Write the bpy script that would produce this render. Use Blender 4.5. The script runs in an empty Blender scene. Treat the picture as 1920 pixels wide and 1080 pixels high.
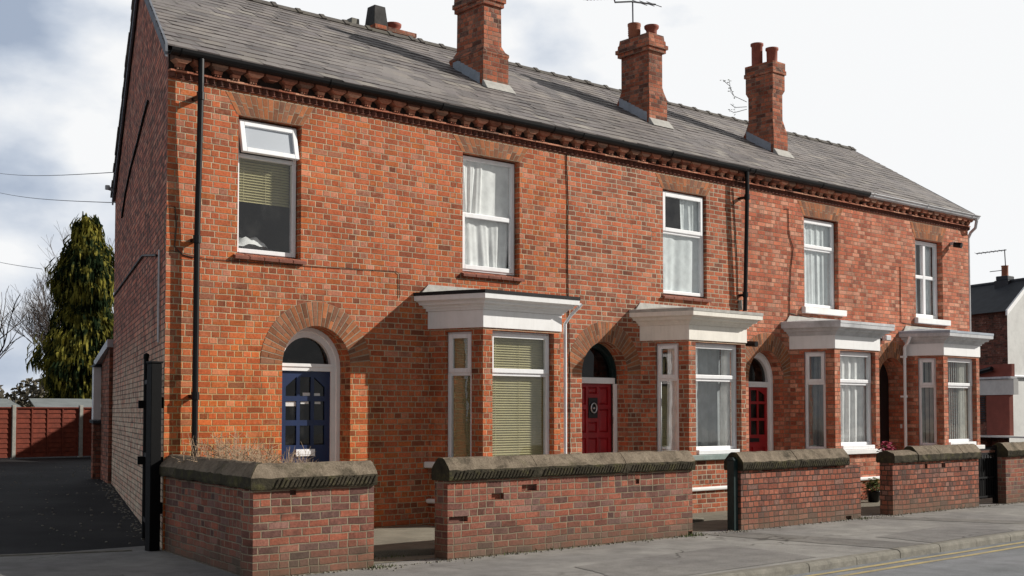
import bpy, math, random
from mathutils import Vector, Matrix
from mathutils.geometry import tessellate_polygon
random.seed(7)
R = math.radians
scene = bpy.context.scene
COL = scene.collection

# ------------------------------------------------------------------ node helpers
class NT:
    def __init__(s, name):
        m = bpy.data.materials.new(name); m.use_nodes = True
        s.m = m; s.t = m.node_tree; s.t.nodes.clear()
        s.out = s.t.nodes.new('ShaderNodeOutputMaterial')
    def n(s, typ, ins=None, **kw):
        nd = s.t.nodes.new(typ)
        for k, v in kw.items(): setattr(nd, k, v)
        for k, v in (ins or {}).items(): s.set(nd.inputs[k], v)
        return nd
    def set(s, sock, v):
        if isinstance(v, bpy.types.NodeSocket): s.t.links.new(v, sock)
        else:
            try: sock.default_value = v
            except Exception:
                sock.default_value = tuple(v) + (1.0,) if len(v) == 3 else v
    def math(s, op, a, b=0.0, c=0.0, clamp=False):
        nd = s.n('ShaderNodeMath', operation=op, use_clamp=clamp)
        s.set(nd.inputs[0], a); s.set(nd.inputs[1], b); s.set(nd.inputs[2], c)
        return nd.outputs[0]
    def vec(s, x=0.0, y=0.0, z=0.0):
        nd = s.n('ShaderNodeCombineXYZ'); s.set(nd.inputs[0], x); s.set(nd.inputs[1], y); s.set(nd.inputs[2], z)
        return nd.outputs[0]
    def noise(s, v, scale, detail=3.0, rough=0.55):
        nd = s.n('ShaderNodeTexNoise'); s.set(nd.inputs['Vector'], v)
        nd.inputs['Scale'].default_value = scale; nd.inputs['Detail'].default_value = detail; nd.inputs['Roughness'].default_value = rough
        return nd.outputs['Fac']
    def white(s, v):
        nd = s.n('ShaderNodeTexWhiteNoise', noise_dimensions='3D'); s.set(nd.inputs['Vector'], v)
        return nd.outputs['Value']
    def ramp(s, f, stops, const=False):
        nd = s.n('ShaderNodeValToRGB'); s.set(nd.inputs[0], f)
        e = nd.color_ramp.elements
        if const: nd.color_ramp.interpolation = 'CONSTANT'
        while len(e) < len(stops): e.new(0.5)
        for el, (p, c) in zip(e, stops):
            el.position = p; el.color = tuple(c) + (1.0,) if len(c) == 3 else c
        return nd.outputs[0]
    def mix(s, f, a, b, blend='MIX'):
        nd = s.n('ShaderNodeMix', data_type='RGBA', blend_type=blend)
        s.set(nd.inputs[0], f); s.set(nd.inputs[6], a); s.set(nd.inputs[7], b)
        return nd.outputs[2]
    def rng(s, f, a, b, c=0.0, d=1.0):
        nd = s.n('ShaderNodeMapRange'); s.set(nd.inputs[0], f)
        for i, v in enumerate((a, b, c, d)): nd.inputs[i + 1].default_value = v
        return nd.outputs[0]
    def uv(s):
        nd = s.n('ShaderNodeUVMap', uv_map='UVMap'); sp = s.n('ShaderNodeSeparateXYZ', {0: nd.outputs[0]})
        return nd.outputs[0], sp.outputs[0], sp.outputs[1]
    def pos(s):
        return s.n('ShaderNodeNewGeometry').outputs['Position']
    def island(s):
        return s.n('ShaderNodeNewGeometry').outputs['Random Per Island']
    def bump(s, h, strength=0.5, dist=0.01):
        nd = s.n('ShaderNodeBump'); s.set(nd.inputs['Height'], h)
        nd.inputs['Strength'].default_value = strength; nd.inputs['Distance'].default_value = dist
        return nd.outputs[0]
    def bsdf(s, color, rough=0.8, normal=None, spec=0.3, metal=0.0, **kw):
        b = s.n('ShaderNodeBsdfPrincipled'); s.set(b.inputs['Base Color'], color); s.set(b.inputs['Roughness'], rough)
        b.inputs['Specular IOR Level'].default_value = spec; b.inputs['Metallic'].default_value = metal
        if normal is not None: s.set(b.inputs['Normal'], normal)
        for k, v in kw.items(): s.set(b.inputs[k], v)
        s.t.links.new(b.outputs[0], s.out.inputs[0])
        return s.m

def C3(r, g, b):            # sRGB 0-255 -> linear
    f = lambda c: (c / 255 / 12.92) if c / 255 <= 0.04045 else ((c / 255 + 0.055) / 1.055) ** 2.4
    return (f(r), f(g), f(b))

def plain(name, c, rough=0.6, var=0.25, scale=6.0, spec=0.3, metal=0.0, bump=0.0, grime=0.0, grime_col=(0.03, 0.028, 0.025), streak=False):
    t = NT(name); p = t.pos()
    n1 = t.noise(p, scale, 4); n2 = t.noise(p, scale * 7, 3)
    f = t.rng(t.math('ADD', t.math('MULTIPLY', n1, .7), t.math('MULTIPLY', n2, .3)), .3, .7, 1 - var, 1 + var * .6)
    col = t.mix(1.0, c, t.n('ShaderNodeCombineXYZ', {0: f, 1: f, 2: f}).outputs[0], 'MULTIPLY')
    if grime:
        if streak:
            mp = t.n('ShaderNodeMapping', {0: p}); mp.inputs['Scale'].default_value = (9, 9, 1.2)
            g = t.noise(mp.outputs[0], 1.6, 5)
        else: g = t.noise(p, 2.3, 6, .7)
        col = t.mix(t.math('MULTIPLY', t.rng(g, .48, .75), grime), col, grime_col)
    nm = t.bump(n2, bump, .01) if bump else None
    return t.bsdf(col, rough, nm, spec, metal)

def brick_mat(name, cols, mortar, L=.226, H=.0755, mw=.010, header=.3, mvar=.3, dark=.5, tint=None, white=None, moss=0.0, low=None, seed=0.0, wob=.0035, bump=.9, pale=0.45, vfade=0.0, gain=1.0):
    t = NT(name); uvv, u0, v0 = t.uv(); P = t.pos()
    w1 = t.math('SUBTRACT', t.noise(uvv, 5.0, 2), .5); w2 = t.math('SUBTRACT', t.noise(t.vec(t.math('ADD', u0, 31.7), v0, 4.0), 3.0, 3), .5)
    u = t.math('ADD', t.math('ADD', u0, 50.0 + seed), t.math('MULTIPLY', w1, wob * 2.0)); v = t.math('ADD', t.math('ADD', v0, 20.0), t.math('MULTIPLY', w2, wob * 3.5))
    vr = t.math('DIVIDE', v, H); row = t.math('FLOOR', vr); fv = t.math('FRACT', vr)
    rr = t.white(t.vec(row, seed, 1.3)); r2 = t.white(t.vec(row, seed, 7.7))
    if header < 0:      # English bond: alternate stretcher and header courses, with the odd slip
        hd = t.math('MULTIPLY', t.math('FLOORED_MODULO', row, 2.0), t.math('LESS_THAN', rr, -header))
    else: hd = t.math('LESS_THAN', rr, header)
    Lr = t.math('MULTIPLY', t.math('SUBTRACT', 1.0, t.math('MULTIPLY', hd, .5)), L)
    uu = t.math('ADD', t.math('DIVIDE', u, Lr), t.math('ADD', t.math('MULTIPLY', t.math('FLOORED_MODULO', row, 2.0), .5), t.math('MULTIPLY', r2, .16)))
    col = t.math('FLOOR', uu); fu = t.math('FRACT', uu)
    # some stretchers are really two headers
    sid = t.white(t.vec(col, row, 3.1 + seed)); split = t.math('MULTIPLY', t.math('LESS_THAN', sid, .16), t.math('SUBTRACT', 1.0, hd))
    fu2 = t.math('FRACT', t.math('MULTIPLY', fu, 2.0)); half = t.math('FLOOR', t.math('MULTIPLY', fu, 2.0))
    def lerp(a, b, f): return t.math('ADD', t.math('MULTIPLY', a, t.math('SUBTRACT', 1.0, f)), t.math('MULTIPLY', b, f))
    fx = lerp(fu, fu2, split); Lx = t.math('MULTIPLY', Lr, t.math('SUBTRACT', 1.0, t.math('MULTIPLY', split, .5)))
    du = t.math('MULTIPLY', t.math('MINIMUM', fx, t.math('SUBTRACT', 1.0, fx)), Lx)
    dv = t.math('MULTIPLY', t.math('MINIMUM', fv, t.math('SUBTRACT', 1.0, fv)), H)
    ed = t.math('SUBTRACT', t.noise(uvv, 60.0, 2), .5)
    d = t.math('ADD', t.math('MINIMUM', du, dv), t.math('MULTIPLY', ed, .006))
    face = t.rng(d, mw * .5 - .002, mw * .5 + .0025)      # 1 on brick, 0 in mortar
    idv = t.vec(t.math('ADD', col, t.math('MULTIPLY', t.math('MULTIPLY', split, half), .37)), row, seed + 9.0)
    a = t.white(idv); b = t.white(t.vec(t.math('ADD', a, 5.0), row, col))
    c = t.ramp(a, cols, const=False)
    big = t.noise(P, .55, 3); mid = t.noise(P, 2.2, 4, .65); fine = t.noise(P, 38.0, 4, .7)
    val = t.math('MULTIPLY', t.rng(b, 0, 1, .88 * gain, 1.20 * gain), t.math('MULTIPLY', t.rng(fine, .3, .7, .70, 1.28), t.rng(big, .35, .65, .88, 1.1)))
    c = t.mix(1.0, c, t.n('ShaderNodeCombineXYZ', {0: val, 1: val, 2: val}).outputs[0], 'MULTIPLY')
    # weathered pale faces and sooty ones
    pf = t.math('MULTIPLY', t.math('MULTIPLY', t.rng(t.noise(P, 16.0, 4, .75), .46, .68), t.rng(t.white(t.vec(col, row, 44.0)), .45, .9)), pale)
    c = t.mix(pf, c, (.72, .42, .32))
    df = t.math('MULTIPLY', t.math('MULTIPLY', t.rng(mid, .48, .72), t.rng(t.white(t.vec(row, col, 12.0)), .2, .8)), dark)
    c = t.mix(df, c, (.045, .028, .022))
    mp2 = t.n('ShaderNodeMapping', {0: P}); mp2.inputs['Scale'].default_value = (2.2, 2.2, .7)
    soot = t.math('MULTIPLY', t.rng(t.noise(mp2.outputs[0], 1.3, 6, .70), .48, .72), .55)
    c = t.mix(soot, c, t.mix(1.0, c, (.42, .36, .34, 1), 'MULTIPLY'))
    mn = t.rng(t.noise(P, 3.1, 4), .3, .7, 1 - mvar, 1 + mvar * .5)
    mo = t.mix(1.0, mortar, t.n('ShaderNodeCombineXYZ', {0: mn, 1: mn, 2: mn}).outputs[0], 'MULTIPLY')
    # open dark joints here and there
    oj = t.rng(t.noise(P, 4.5, 3, .6), .58, .7)
    mo = t.mix(t.math('MULTIPLY', oj, .55), mo, (.05, .035, .028))
    c = t.mix(face, mo, c)
    if tint:                       # (z0,z1,colour multiplier at z0)
        z = t.n('ShaderNodeSeparateXYZ', {0: P}).outputs[2]
        f = t.math('ADD', t.rng(z, tint[0], tint[1], 1, 0), t.math('MULTIPLY', t.math('SUBTRACT', big, .5), 1.2), clamp=True)
        f = t.math('MULTIPLY', f, t.rng(t.n('ShaderNodeSeparateXYZ', {0: P}).outputs[0], 2.5, 3.2, 1.0, .15))  # tint drops away to paint the redder wall in the bay's shadow
        c = t.mix(f, c, t.mix(1.0, c, tint[2], 'MULTIPLY'))
    if white:                      # old limewash flaking off: (z top, spread, strength)
        z = t.n('ShaderNodeSeparateXYZ', {0: P}).outputs[2]
        mp = t.n('ShaderNodeMapping', {0: P}); mp.inputs['Scale'].default_value = (2, 2, .55)
        st = t.noise(mp.outputs[0], 1.7, 5, .65)
        zz = t.math('ADD', z, t.math('MULTIPLY', t.math('SUBTRACT', st, .5), 3.2))
        f = t.math('MULTIPLY', t.rng(zz, white[0], white[0] - white[1]), t.rng(t.noise(P, 6.0, 6, .8), .39, .57))
        f = t.math('MULTIPLY', f, t.math('MULTIPLY', t.rng(face, 0, 1, .35, 1.0), white[2]))
        c = t.mix(f, c, (.86, .72, .53))
    if low:                        # pale / green splash zone near the ground: (z, colour, strength)
        z = t.n('ShaderNodeSeparateXYZ', {0: P}).outputs[2]
        zz = t.math('ADD', z, t.math('MULTIPLY', t.math('SUBTRACT', t.noise(P, 3.0, 4), .5), .5))
        c = t.mix(t.math('MULTIPLY', t.rng(zz, low[0], 0.0), low[2]), c, low[1])
    h = t.math('ADD', t.math('MULTIPLY', face, 1.0), t.math('ADD', t.math('MULTIPLY', b, .25), t.math('MULTIPLY', fine, .35)))
    return t.bsdf(c, .9, t.bump(h, bump, .008), .2)

def glass_mat(name, tint=(.96, .98, .98), refl=1.0, rough=.0):
    t = NT(name)
    P = t.pos(); nz = t.noise(P, 2.2, 2)
    nb = t.bump(nz, .12, .02)
    tr = t.n('ShaderNodeBsdfTransparent', {0: tint + (1.0,)})
    gl = t.n('ShaderNodeBsdfGlossy', {'Color': (1, 1, 1, 1), 'Roughness': rough, 'Normal': nb})
    g = t.n('ShaderNodeNewGeometry'); dt = t.n('ShaderNodeVectorMath', {0: g.outputs['Normal'], 1: g.outputs['Incoming']}, operation='DOT_PRODUCT')
    fr = t.math('POWER', t.math('SUBTRACT', 1.0, t.math('ABSOLUTE', dt.outputs['Value'])), 4.0)
    f = t.math('MULTIPLY_ADD', fr, .9 * refl, .10 * refl, clamp=True)
    dust = t.n('ShaderNodeBsdfDiffuse', {'Color': (.5, .5, .48, 1)})
    mx = t.n('ShaderNodeMixShader', {0: f, 1: tr.outputs[0], 2: gl.outputs[0]})
    df = t.math('MULTIPLY', t.rng(t.noise(P, 3.5, 4, .6), .45, .75), .06)
    mx2 = t.n('ShaderNodeMixShader', {0: df, 1: mx.outputs[0], 2: dust.outputs[0]})
    t.t.links.new(mx2.outputs[0], t.out.inputs[0])
    return t.m

def cloth_mat(name, c, trans=.4):
    t = NT(name); P = t.pos()
    n = t.rng(t.noise(P, 7, 4), .3, .7, .85, 1.08)
    col = t.mix(1.0, c, t.n('ShaderNodeCombineXYZ', {0: n, 1: n, 2: n}).outputs[0], 'MULTIPLY')
    d = t.n('ShaderNodeBsdfDiffuse', {0: col}); tr = t.n('ShaderNodeBsdfTranslucent', {0: col})
    mx = t.n('ShaderNodeMixShader', {0: trans, 1: d.outputs[0], 2: tr.outputs[0]})
    t.t.links.new(mx.outputs[0], t.out.inputs[0]); return t.m

def voussoir_mat(name, cols):
    t = NT(name); P = t.pos(); a = t.island()
    c = t.ramp(a, cols)
    fine = t.noise(P, 40, 4, .7); mid = t.noise(P, 5, 4)
    v = t.math('MULTIPLY', t.rng(fine, .3, .7, .75, 1.2), t.rng(t.white(t.vec(a, a, a)), 0, 1, .75, 1.2))
    c = t.mix(1.0, c, t.n('ShaderNodeCombineXYZ', {0: v, 1: v, 2: v}).outputs[0], 'MULTIPLY')
    c = t.mix(t.math('MULTIPLY', t.rng(mid, .5, .75), .5), c, (.06, .04, .03))
    return t.bsdf(c, .9, t.bump(fine, .4, .006), .2)

def slate_mat(name):
    t = NT(name); P = t.pos(); a = t.island()
    c = t.ramp(a, [(0, (.15, .138, .138)), (.25, (.225, .205, .198)), (.5, (.265, .240, .226)), (.75, (.195, .175, .178)), (.9, (.285, .255, .23)), (1, (.33, .305, .275))])
    n = t.noise(P, 24, 4, .65); big = t.noise(P, .8, 4)
    v = t.math('MULTIPLY', t.rng(n, .3, .7, .8, 1.15), t.rng(big, .35, .65, .85, 1.12))
    c = t.mix(1.0, c, t.n('ShaderNodeCombineXYZ', {0: v, 1: v, 2: v}).outputs[0], 'MULTIPLY')
    mossf = t.math('MULTIPLY', t.rng(t.noise(P, 2.6, 5, .7), .58, .75), .35)
    c = t.mix(mossf, c, (.13, .125, .075))
    lich = t.rng(t.noise(P, 26, 3, .6), .64, .70)
    c = t.mix(t.math('MULTIPLY', lich, .5), c, (.34, .33, .30))
    return t.bsdf(c, t.rng(n, .3, .7, .5, .75), t.bump(n, .35, .006), .45)

def cope_mat(name):
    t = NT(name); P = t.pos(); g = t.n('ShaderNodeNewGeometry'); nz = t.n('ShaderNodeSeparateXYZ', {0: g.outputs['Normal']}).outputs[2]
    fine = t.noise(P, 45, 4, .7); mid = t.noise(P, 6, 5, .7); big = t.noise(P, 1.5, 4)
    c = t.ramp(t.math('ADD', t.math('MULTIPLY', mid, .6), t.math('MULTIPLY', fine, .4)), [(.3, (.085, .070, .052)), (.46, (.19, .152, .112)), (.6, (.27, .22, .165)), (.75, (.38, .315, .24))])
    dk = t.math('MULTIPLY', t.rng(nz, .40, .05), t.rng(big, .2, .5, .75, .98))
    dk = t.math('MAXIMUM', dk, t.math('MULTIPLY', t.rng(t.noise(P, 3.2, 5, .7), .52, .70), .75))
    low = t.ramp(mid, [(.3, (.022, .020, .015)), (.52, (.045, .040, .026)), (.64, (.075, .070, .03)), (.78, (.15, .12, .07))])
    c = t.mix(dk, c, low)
    return t.bsdf(c, .95, t.bump(t.math('ADD', fine, mid), .9, .012), .15)

def asphalt_mat(name, base, patch, crack=True, rough=.85, chip=(.26, .24, .20)):
    t = NT(name); P = t.pos()
    fine = t.noise(P, 120, 2, .6); mid = t.noise(P, 3.0, 5, .65); big = t.noise(P, .45, 4)
    c = t.mix(t.rng(big, .4, .62), base, patch)
    v = t.math('MULTIPLY', t.rng(fine, .25, .75, .65, 1.35), t.rng(mid, .3, .7, .78, 1.18))
    c = t.mix(1.0, c, t.n('ShaderNodeCombineXYZ', {0: v, 1: v, 2: v}).outputs[0], 'MULTIPLY')
    h = fine
    if crack:
        wp = t.n('ShaderNodeVectorMath', {0: P}, operation='ADD')
        nn = t.n('ShaderNodeTexNoise', {'Vector': P, 'Scale': 1.1, 'Detail': 3.0}); t.t.links.new(nn.outputs['Color'], wp.inputs[1])
        vo = t.n('ShaderNodeTexVoronoi', {'Vector': wp.outputs[0], 'Scale': .33}, feature='DISTANCE_TO_EDGE')
        cr = t.rng(vo.outputs['Distance'], .0, .007, 1, 0)
        cr = t.math('MULTIPLY', cr, t.rng(t.noise(P, .9, 3), .45, .6))
        c = t.mix(t.math('MULTIPLY', cr, .7), c, (.02, .018, .015))
    vs = t.n('ShaderNodeTexVoronoi', {'Vector': P, 'Scale': 3.2}); sp_ = t.math('MULTIPLY', t.math('LESS_THAN', vs.outputs['Distance'], .055), t.math('GREATER_THAN', t.white(vs.outputs['Position']), .55))
    c = t.mix(t.math('MULTIPLY', sp_, .5), c, (.05, .048, .045))
    # thin grit and dirt
    g = t.rng(t.noise(P, 170, 1), .66, .74)
    c = t.mix(t.math('MULTIPLY', g, .55), c, chip)
    return t.bsdf(c, rough, t.bump(h, .5, .006), .12)

# ------------------------------------------------------------------ mesh builder
class MB:
    def __init__(s, seedcol=None): s.v = []; s.f = []; s.uv = {}
    def poly(s, pts, uv=None):
        i = len(s.v); s.v += [tuple(p) for p in pts]; s.f.append(tuple(range(i, i + len(pts))))
        if uv: s.uv[len(s.f) - 1] = uv
    def grid(s, rows, close=False):          # rows of equal length, shared vertices
        i = len(s.v); n = len(rows[0])
        for r in rows: s.v += [tuple(p) for p in r]
        for a in range(len(rows) - 1):
            for b in range(n if close else n - 1):
                c = (b + 1) % n
                s.f.append((i + a * n + b, i + a * n + c, i + (a + 1) * n + c, i + (a + 1) * n + b))
    def hexa(s, p):                          # 8 points: bottom 4 ccw, top 4 ccw
        i = len(s.v); s.v += [tuple(q) for q in p]
        for q in ((3, 2, 1, 0), (4, 5, 6, 7), (0, 1, 5, 4), (1, 2, 6, 5), (2, 3, 7, 6), (3, 0, 4, 7)): s.f.append(tuple(i + k for k in q))
    def box(s, x0, x1, y0, y1, z0, z1, T=None):
        p = [(x0, y0, z0), (x1, y0, z0), (x1, y1, z0), (x0, y1, z0), (x0, y0, z1), (x1, y0, z1), (x1, y1, z1), (x0, y1, z1)]
        s.hexa([T(*q) for q in p] if T else p)
    def prism(s, base, z0, z1):              # base: ccw xy polygon
        i = len(s.v); n = len(base)
        s.v += [(x, y, z0) for x, y in base] + [(x, y, z1) for x, y in base]
        s.f.append(tuple(i + k for k in reversed(range(n)))); s.f.append(tuple(i + n + k for k in range(n)))
        for k in range(n): s.f.append((i + k, i + (k + 1) % n, i + n + (k + 1) % n, i + n + k))
    def extrude(s, prof, a, b):              # prof: list of 3D offsets closed ccw seen from b; from point a to b
        a = Vector(a); b = Vector(b); i = len(s.v); n = len(prof)
        s.v += [tuple(a + Vector(p)) for p in prof] + [tuple(b + Vector(p)) for p in prof]
        s.f.append(tuple(i + k for k in reversed(range(n)))); s.f.append(tuple(i + n + k for k in range(n)))
        for k in range(n): s.f.append((i + k, i + (k + 1) % n, i + n + (k + 1) % n, i + n + k))
    def tube(s, pts, r, n=8, caps=True):
        pts = [Vector(p) for p in pts]; rs = r if isinstance(r, (list, tuple)) else [r] * len(pts)
        rows = []; up = None
        for k, p in enumerate(pts):
            d = (pts[min(k + 1, len(pts) - 1)] - pts[max(k - 1, 0)])
            if d.length < 1e-9: d = Vector((0, 0, 1))
            d.normalize()
            if up is None: up = Vector((0, 0, 1)) if abs(d.z) < .9 else Vector((1, 0, 0))
            x = d.cross(up)
            if x.length < 1e-6: x = d.cross(Vector((0, 1, 0)))
            x.normalize(); y = x.cross(d).normalized(); up = y
            rows.append([p + rs[k] * (math.cos(2 * math.pi * j / n) * x + math.sin(2 * math.pi * j / n) * y) for j in range(n)])
        i = len(s.v); s.grid(rows, True)
        if caps:
            s.f.append(tuple(i + j for j in range(n))); m = i + (len(rows) - 1) * n
            s.f.append(tuple(m + j for j in reversed(range(n))))
    def lathe(s, prof, c, n=16):             # prof (r,z)
        s.grid([[(c[0] + r * math.cos(2 * math.pi * j / n), c[1] + r * math.sin(2 * math.pi * j / n), c[2] + z) for j in range(n)] for r, z in prof], True)
    def holes(s, outer, holes, T):           # planar face in (u,z) with holes; T(u,d,z)->world
        polys = [[Vector((u, z, 0)) for u, z in outer]] + [[Vector((u, z, 0)) for u, z in h] for h in holes]
        flat = [p for q in polys for p in q]; i = len(s.v)
        s.v += [tuple(T(p.x, 0, p.y)) for p in flat]
        for t in tessellate_polygon(polys):
            a, b, c = (flat[k] for k in t)
            if (b.x - a.x) * (c.y - a.y) - (b.y - a.y) * (c.x - a.x) < 0: t = (t[0], t[2], t[1])
            s.f.append(tuple(i + k for k in t))
    def reveal(s, hole, depth, T):           # inward lining of a hole
        n = len(hole)
        for k in range(n):
            (u0, z0), (u1, z1) = hole[k], hole[(k + 1) % n]
            s.poly([T(u0, 0, z0), T(u0, depth, z0), T(u1, depth, z1), T(u1, 0, z1)])
    def build(s, name, mat, parent=None, smooth=False, bevel=0.0, label=None, recalc=False):
        me = bpy.data.meshes.new(name); me.from_pydata(s.v, [], s.f)
        uvl = me.uv_layers.new(name='UVMap')
        me.update()
        for p in me.polygons:
            n = p.normal
            if abs(n.z) > .75:
                h = n.xy
                for li in p.loop_indices:
                    q = me.vertices[me.loops[li].vertex_index].co; uvl.data[li].uv = (q.x, q.y)
            else:
                t = Vector((-n.y, n.x)); t.normalize()
                # keep u continuous in x on the front, along the wall on sides
                for li in p.loop_indices:
                    q = me.vertices[me.loops[li].vertex_index].co; uvl.data[li].uv = (q.x * t.x + q.y * t.y, q.z)
        if recalc:
            import bmesh
            bm = bmesh.new(); bm.from_mesh(me); bmesh.ops.recalc_face_normals(bm, faces=bm.faces); bm.to_mesh(me); bm.free()
        if smooth:
            for p in me.polygons: p.use_smooth = True
        if mat: me.materials.append(mat)
        o = bpy.data.objects.new(name, me); COL.objects.link(o)
        if parent is not None: attach(o, parent)
        if bevel:
            b = o.modifiers.new('Bevel', 'BEVEL'); b.width = bevel; b.segments = 2; b.limit_method = 'ANGLE'
        if label: o['label'] = label
        return o

def attach(o, parent):
    o.parent = parent
    if parent.type == 'EMPTY': o.matrix_parent_inverse = Matrix.Translation(parent.location).inverted()
def thing(name, label, cat, loc=(0, 0, 0), group=None):
    o = bpy.data.objects.new(name, None); COL.objects.link(o); o.location = loc; o.empty_display_size = .2
    o['label'] = label; o['category'] = cat
    if group: o['group'] = group
    return o
def tag(o, label, cat, group=None):
    o['label'] = label; o['category'] = cat
    if group: o['group'] = group
    return o
def struct(o, kind='structure', label=None):
    o['kind'] = kind
    if label: o['label'] = label
    return o
def frame(ox, oy, ang):
    c, sn = math.cos(R(ang)), math.sin(R(ang))
    return lambda u, d, z: (ox + c * u - sn * d, oy + sn * u + c * d, z)
FRONT = lambda u, d, z: (u, d, z)
def rect(u0, u1, z0, z1): return [(u0, z0), (u1, z0), (u1, z1), (u0, z1)]
def archpoly(uc, r, z0, zs, n=20):
    return [(uc - r, z0), (uc + r, z0)] + [(uc + r * math.cos(math.pi * k / n), zs + r * math.sin(math.pi * k / n)) for k in range(n + 1)]

# ------------------------------------------------------------------ materials
RED = [(0, (.21, .072, .040)), (.12, (.36, .092, .042)), (.36, (.47, .120, .050)), (.64, (.50, .140, .060)), (.8, (.46, .130, .040)), (.93, (.54, .21, .13)), (1, (.25, .10, .062))]
M = {}
M['brick1'] = brick_mat('house_brick_orange', RED, (.52, .42, .29), header=-.86, mw=.0115, tint=(.9, 3.6, (1.18, 1.0, .62)), dark=.62, seed=0, gain=1.03, pale=.32)
M['brick2'] = brick_mat('house_brick_repointed', [(0, (.19, .066, .040)), (.25, (.35, .096, .048)), (.6, (.46, .128, .060)), (.85, (.46, .175, .10)), (1, (.25, .095, .06))], (.50, .42, .31), header=.2, mw=.015, dark=.7, seed=3, gain=1.1, pale=.3)
M['brick3'] = brick_mat('house_brick_flemish', [(0, (.26, .075, .045)), (.3, (.42, .115, .062)), (.6, (.48, .15, .082)), (.85, (.56, .27, .18)), (1, (.32, .12, .08))], (.30, .21, .14), header=-.95, mw=.0105, dark=.4, pale=.42, seed=6, gain=1.14)
M['brick4'] = brick_mat('house_brick_end', [(0, (.28, .085, .052)), (.3, (.44, .13, .072)), (.6, (.50, .165, .094)), (.85, (.56, .27, .18)), (1, (.34, .13, .085))], (.33, .235, .16), header=-.8, mw=.0105, dark=.3, pale=.42, seed=9, gain=1.14)
M['gable'] = brick_mat('gable_brick_weathered', [(0, (.075, .035, .028)), (.35, (.24, .082, .060)), (.65, (.36, .115, .072)), (.85, (.33, .15, .105)), (1, (.17, .082, .065))], (.10, .075, .06), header=.5, mw=.014, dark=.5, gain=1.95, white=(3.0, 1.3, .95), seed=13)
M['outb'] = brick_mat('outbuilding_brick', [(0, (.16, .07, .05)), (.35, (.34, .115, .075)), (.65, (.44, .15, .09)), (.85, (.42, .20, .14)), (1, (.24, .12, .09))], (.16, .12, .09), header=.4, mw=.012, dark=.5, seed=37)
M['gwall'] = brick_mat('garden_wall_brick', [(0, (.12, .070, .062)), (.2, (.24, .098, .074)), (.5, (.33, .115, .076)), (.78, (.40, .130, .078)), (.93, (.33, .17, .135)), (1, (.17, .10, .088))], (.31, .25, .175), header=.16, mw=.0125, dark=.95, gain=.82, low=(.32, (.13, .105, .075), .7), seed=17, wob=.008, pale=.15)
M['gwall_dark'] = brick_mat('garden_wall_brick_dark_joints', [(0, (.16, .085, .070)), (.25, (.30, .100, .066)), (.55, (.40, .125, .074)), (.8, (.44, .165, .105)), (1, (.28, .16, .13))], (.075, .056, .042), header=.55, mw=.014, dark=.8, gain=.82, low=(.36, (.14, .11, .08), .75), seed=23, wob=.009, pale=.25, H=.0775)
M['chim'] = brick_mat('chimney_brick', [(0, (.10, .05, .038)), (.3, (.30, .086, .048)), (.6, (.42, .125, .065)), (.85, (.45, .18, .11)), (1, (.15, .075, .06))], (.27, .2, .15), header=.4, mw=.011, dark=.8, seed=29, pale=.4)
M['nbrick'] = brick_mat('neighbour_brick', [(0, (.07, .035, .028)), (.5, (.19, .065, .045)), (1, (.13, .06, .05))], (.12, .10, .08), header=.3, dark=.9, seed=31)
M['vous'] = voussoir_mat('arch_brick', [(0, (.20, .088, .050)), (.3, (.36, .138, .066)), (.55, (.47, .17, .072)), (.8, (.36, .155, .082)), (1, (.20, .10, .068))])
M['terra'] = voussoir_mat('terracotta_cornice', [(0, (.12, .055, .04)), (.25, (.36, .125, .075)), (.6, (.50, .20, .125)), (.85, (.56, .29, .19)), (1, (.08, .052, .046))])
M['mortar'] = plain('lime_mortar', (.36, .29, .21), .95, .3, 12)
M['tile'] = plain('red_sill_tile', (.26, .095, .065), .7, .35, 9, grime=.3)
M['sootred'] = plain('sooty_red_brick', (.16, .060, .042), .9, .5, 9, grime=.7)
M['soot'] = plain('sooty_brick', (.035, .022, .018), .9, .5, 6)
M['slate'] = slate_mat('roof_slate')
def _lip():  # slate edges coloured dark for the shaded gaps between courses
    t = NT('slate_edge_shade'); a = t.island()
    return t.bsdf(t.ramp(t.white(t.vec(a, a, 2.0)), [(0, (.025, .020, .020)), (.4, (.060, .048, .046)), (1, (.17, .15, .145))]), .9)
M['lip'] = _lip()
M['ridge'] = plain('ridge_tile', (.13, .118, .108), .8, .4, 8, grime=.5, grime_col=(.13, .12, .07))
M['lead'] = plain('lead_flashing', (.38, .43, .50), .55, .3, 5, spec=.5, grime=.3)
M['leadp'] = plain('mortar_flaunching', (.48, .47, .44), .9, .3, 9)
M['black'] = plain('black_plastic', (.007, .007, .008), .4, .3, 5, spec=.25)
M['blackiron'] = plain('black_painted_steel', (.004, .004, .0045), .6, .4, 9, spec=.15, bump=.2)
M['greyp'] = plain('grey_gutter_paint', (.62, .63, .65), .5, .2, 5, grime=.4)
M['white'] = plain('white_upvc', (.93, .94, .96), .4, .06, 3, grime=.12, grime_col=(.35, .33, .29), streak=True)
M['paint'] = plain('white_gloss_paint', (.92, .92, .92), .5, .06, 4, grime=.10, grime_col=(.30, .27, .22), streak=True)
M['cream'] = plain('cream_gloss_paint', (.90, .86, .78), .55, .08, 4, grime=.15, grime_col=(.27, .23, .17), streak=True)
M['wsill'] = plain('white_masonry_paint', (.93, .93, .92), .7, .08, 5, grime=.18, grime_col=(.3, .28, .24))
M['teal'] = plain('faded_green_sill_paint', (.26, .33, .31), .7, .35, 6, grime=.5, grime_col=(.42, .42, .38))
M['felt'] = plain('roofing_felt', (.020, .020, .022), .8, .5, 10, grime=.2, grime_col=(.12, .12, .12), bump=.6)
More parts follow.
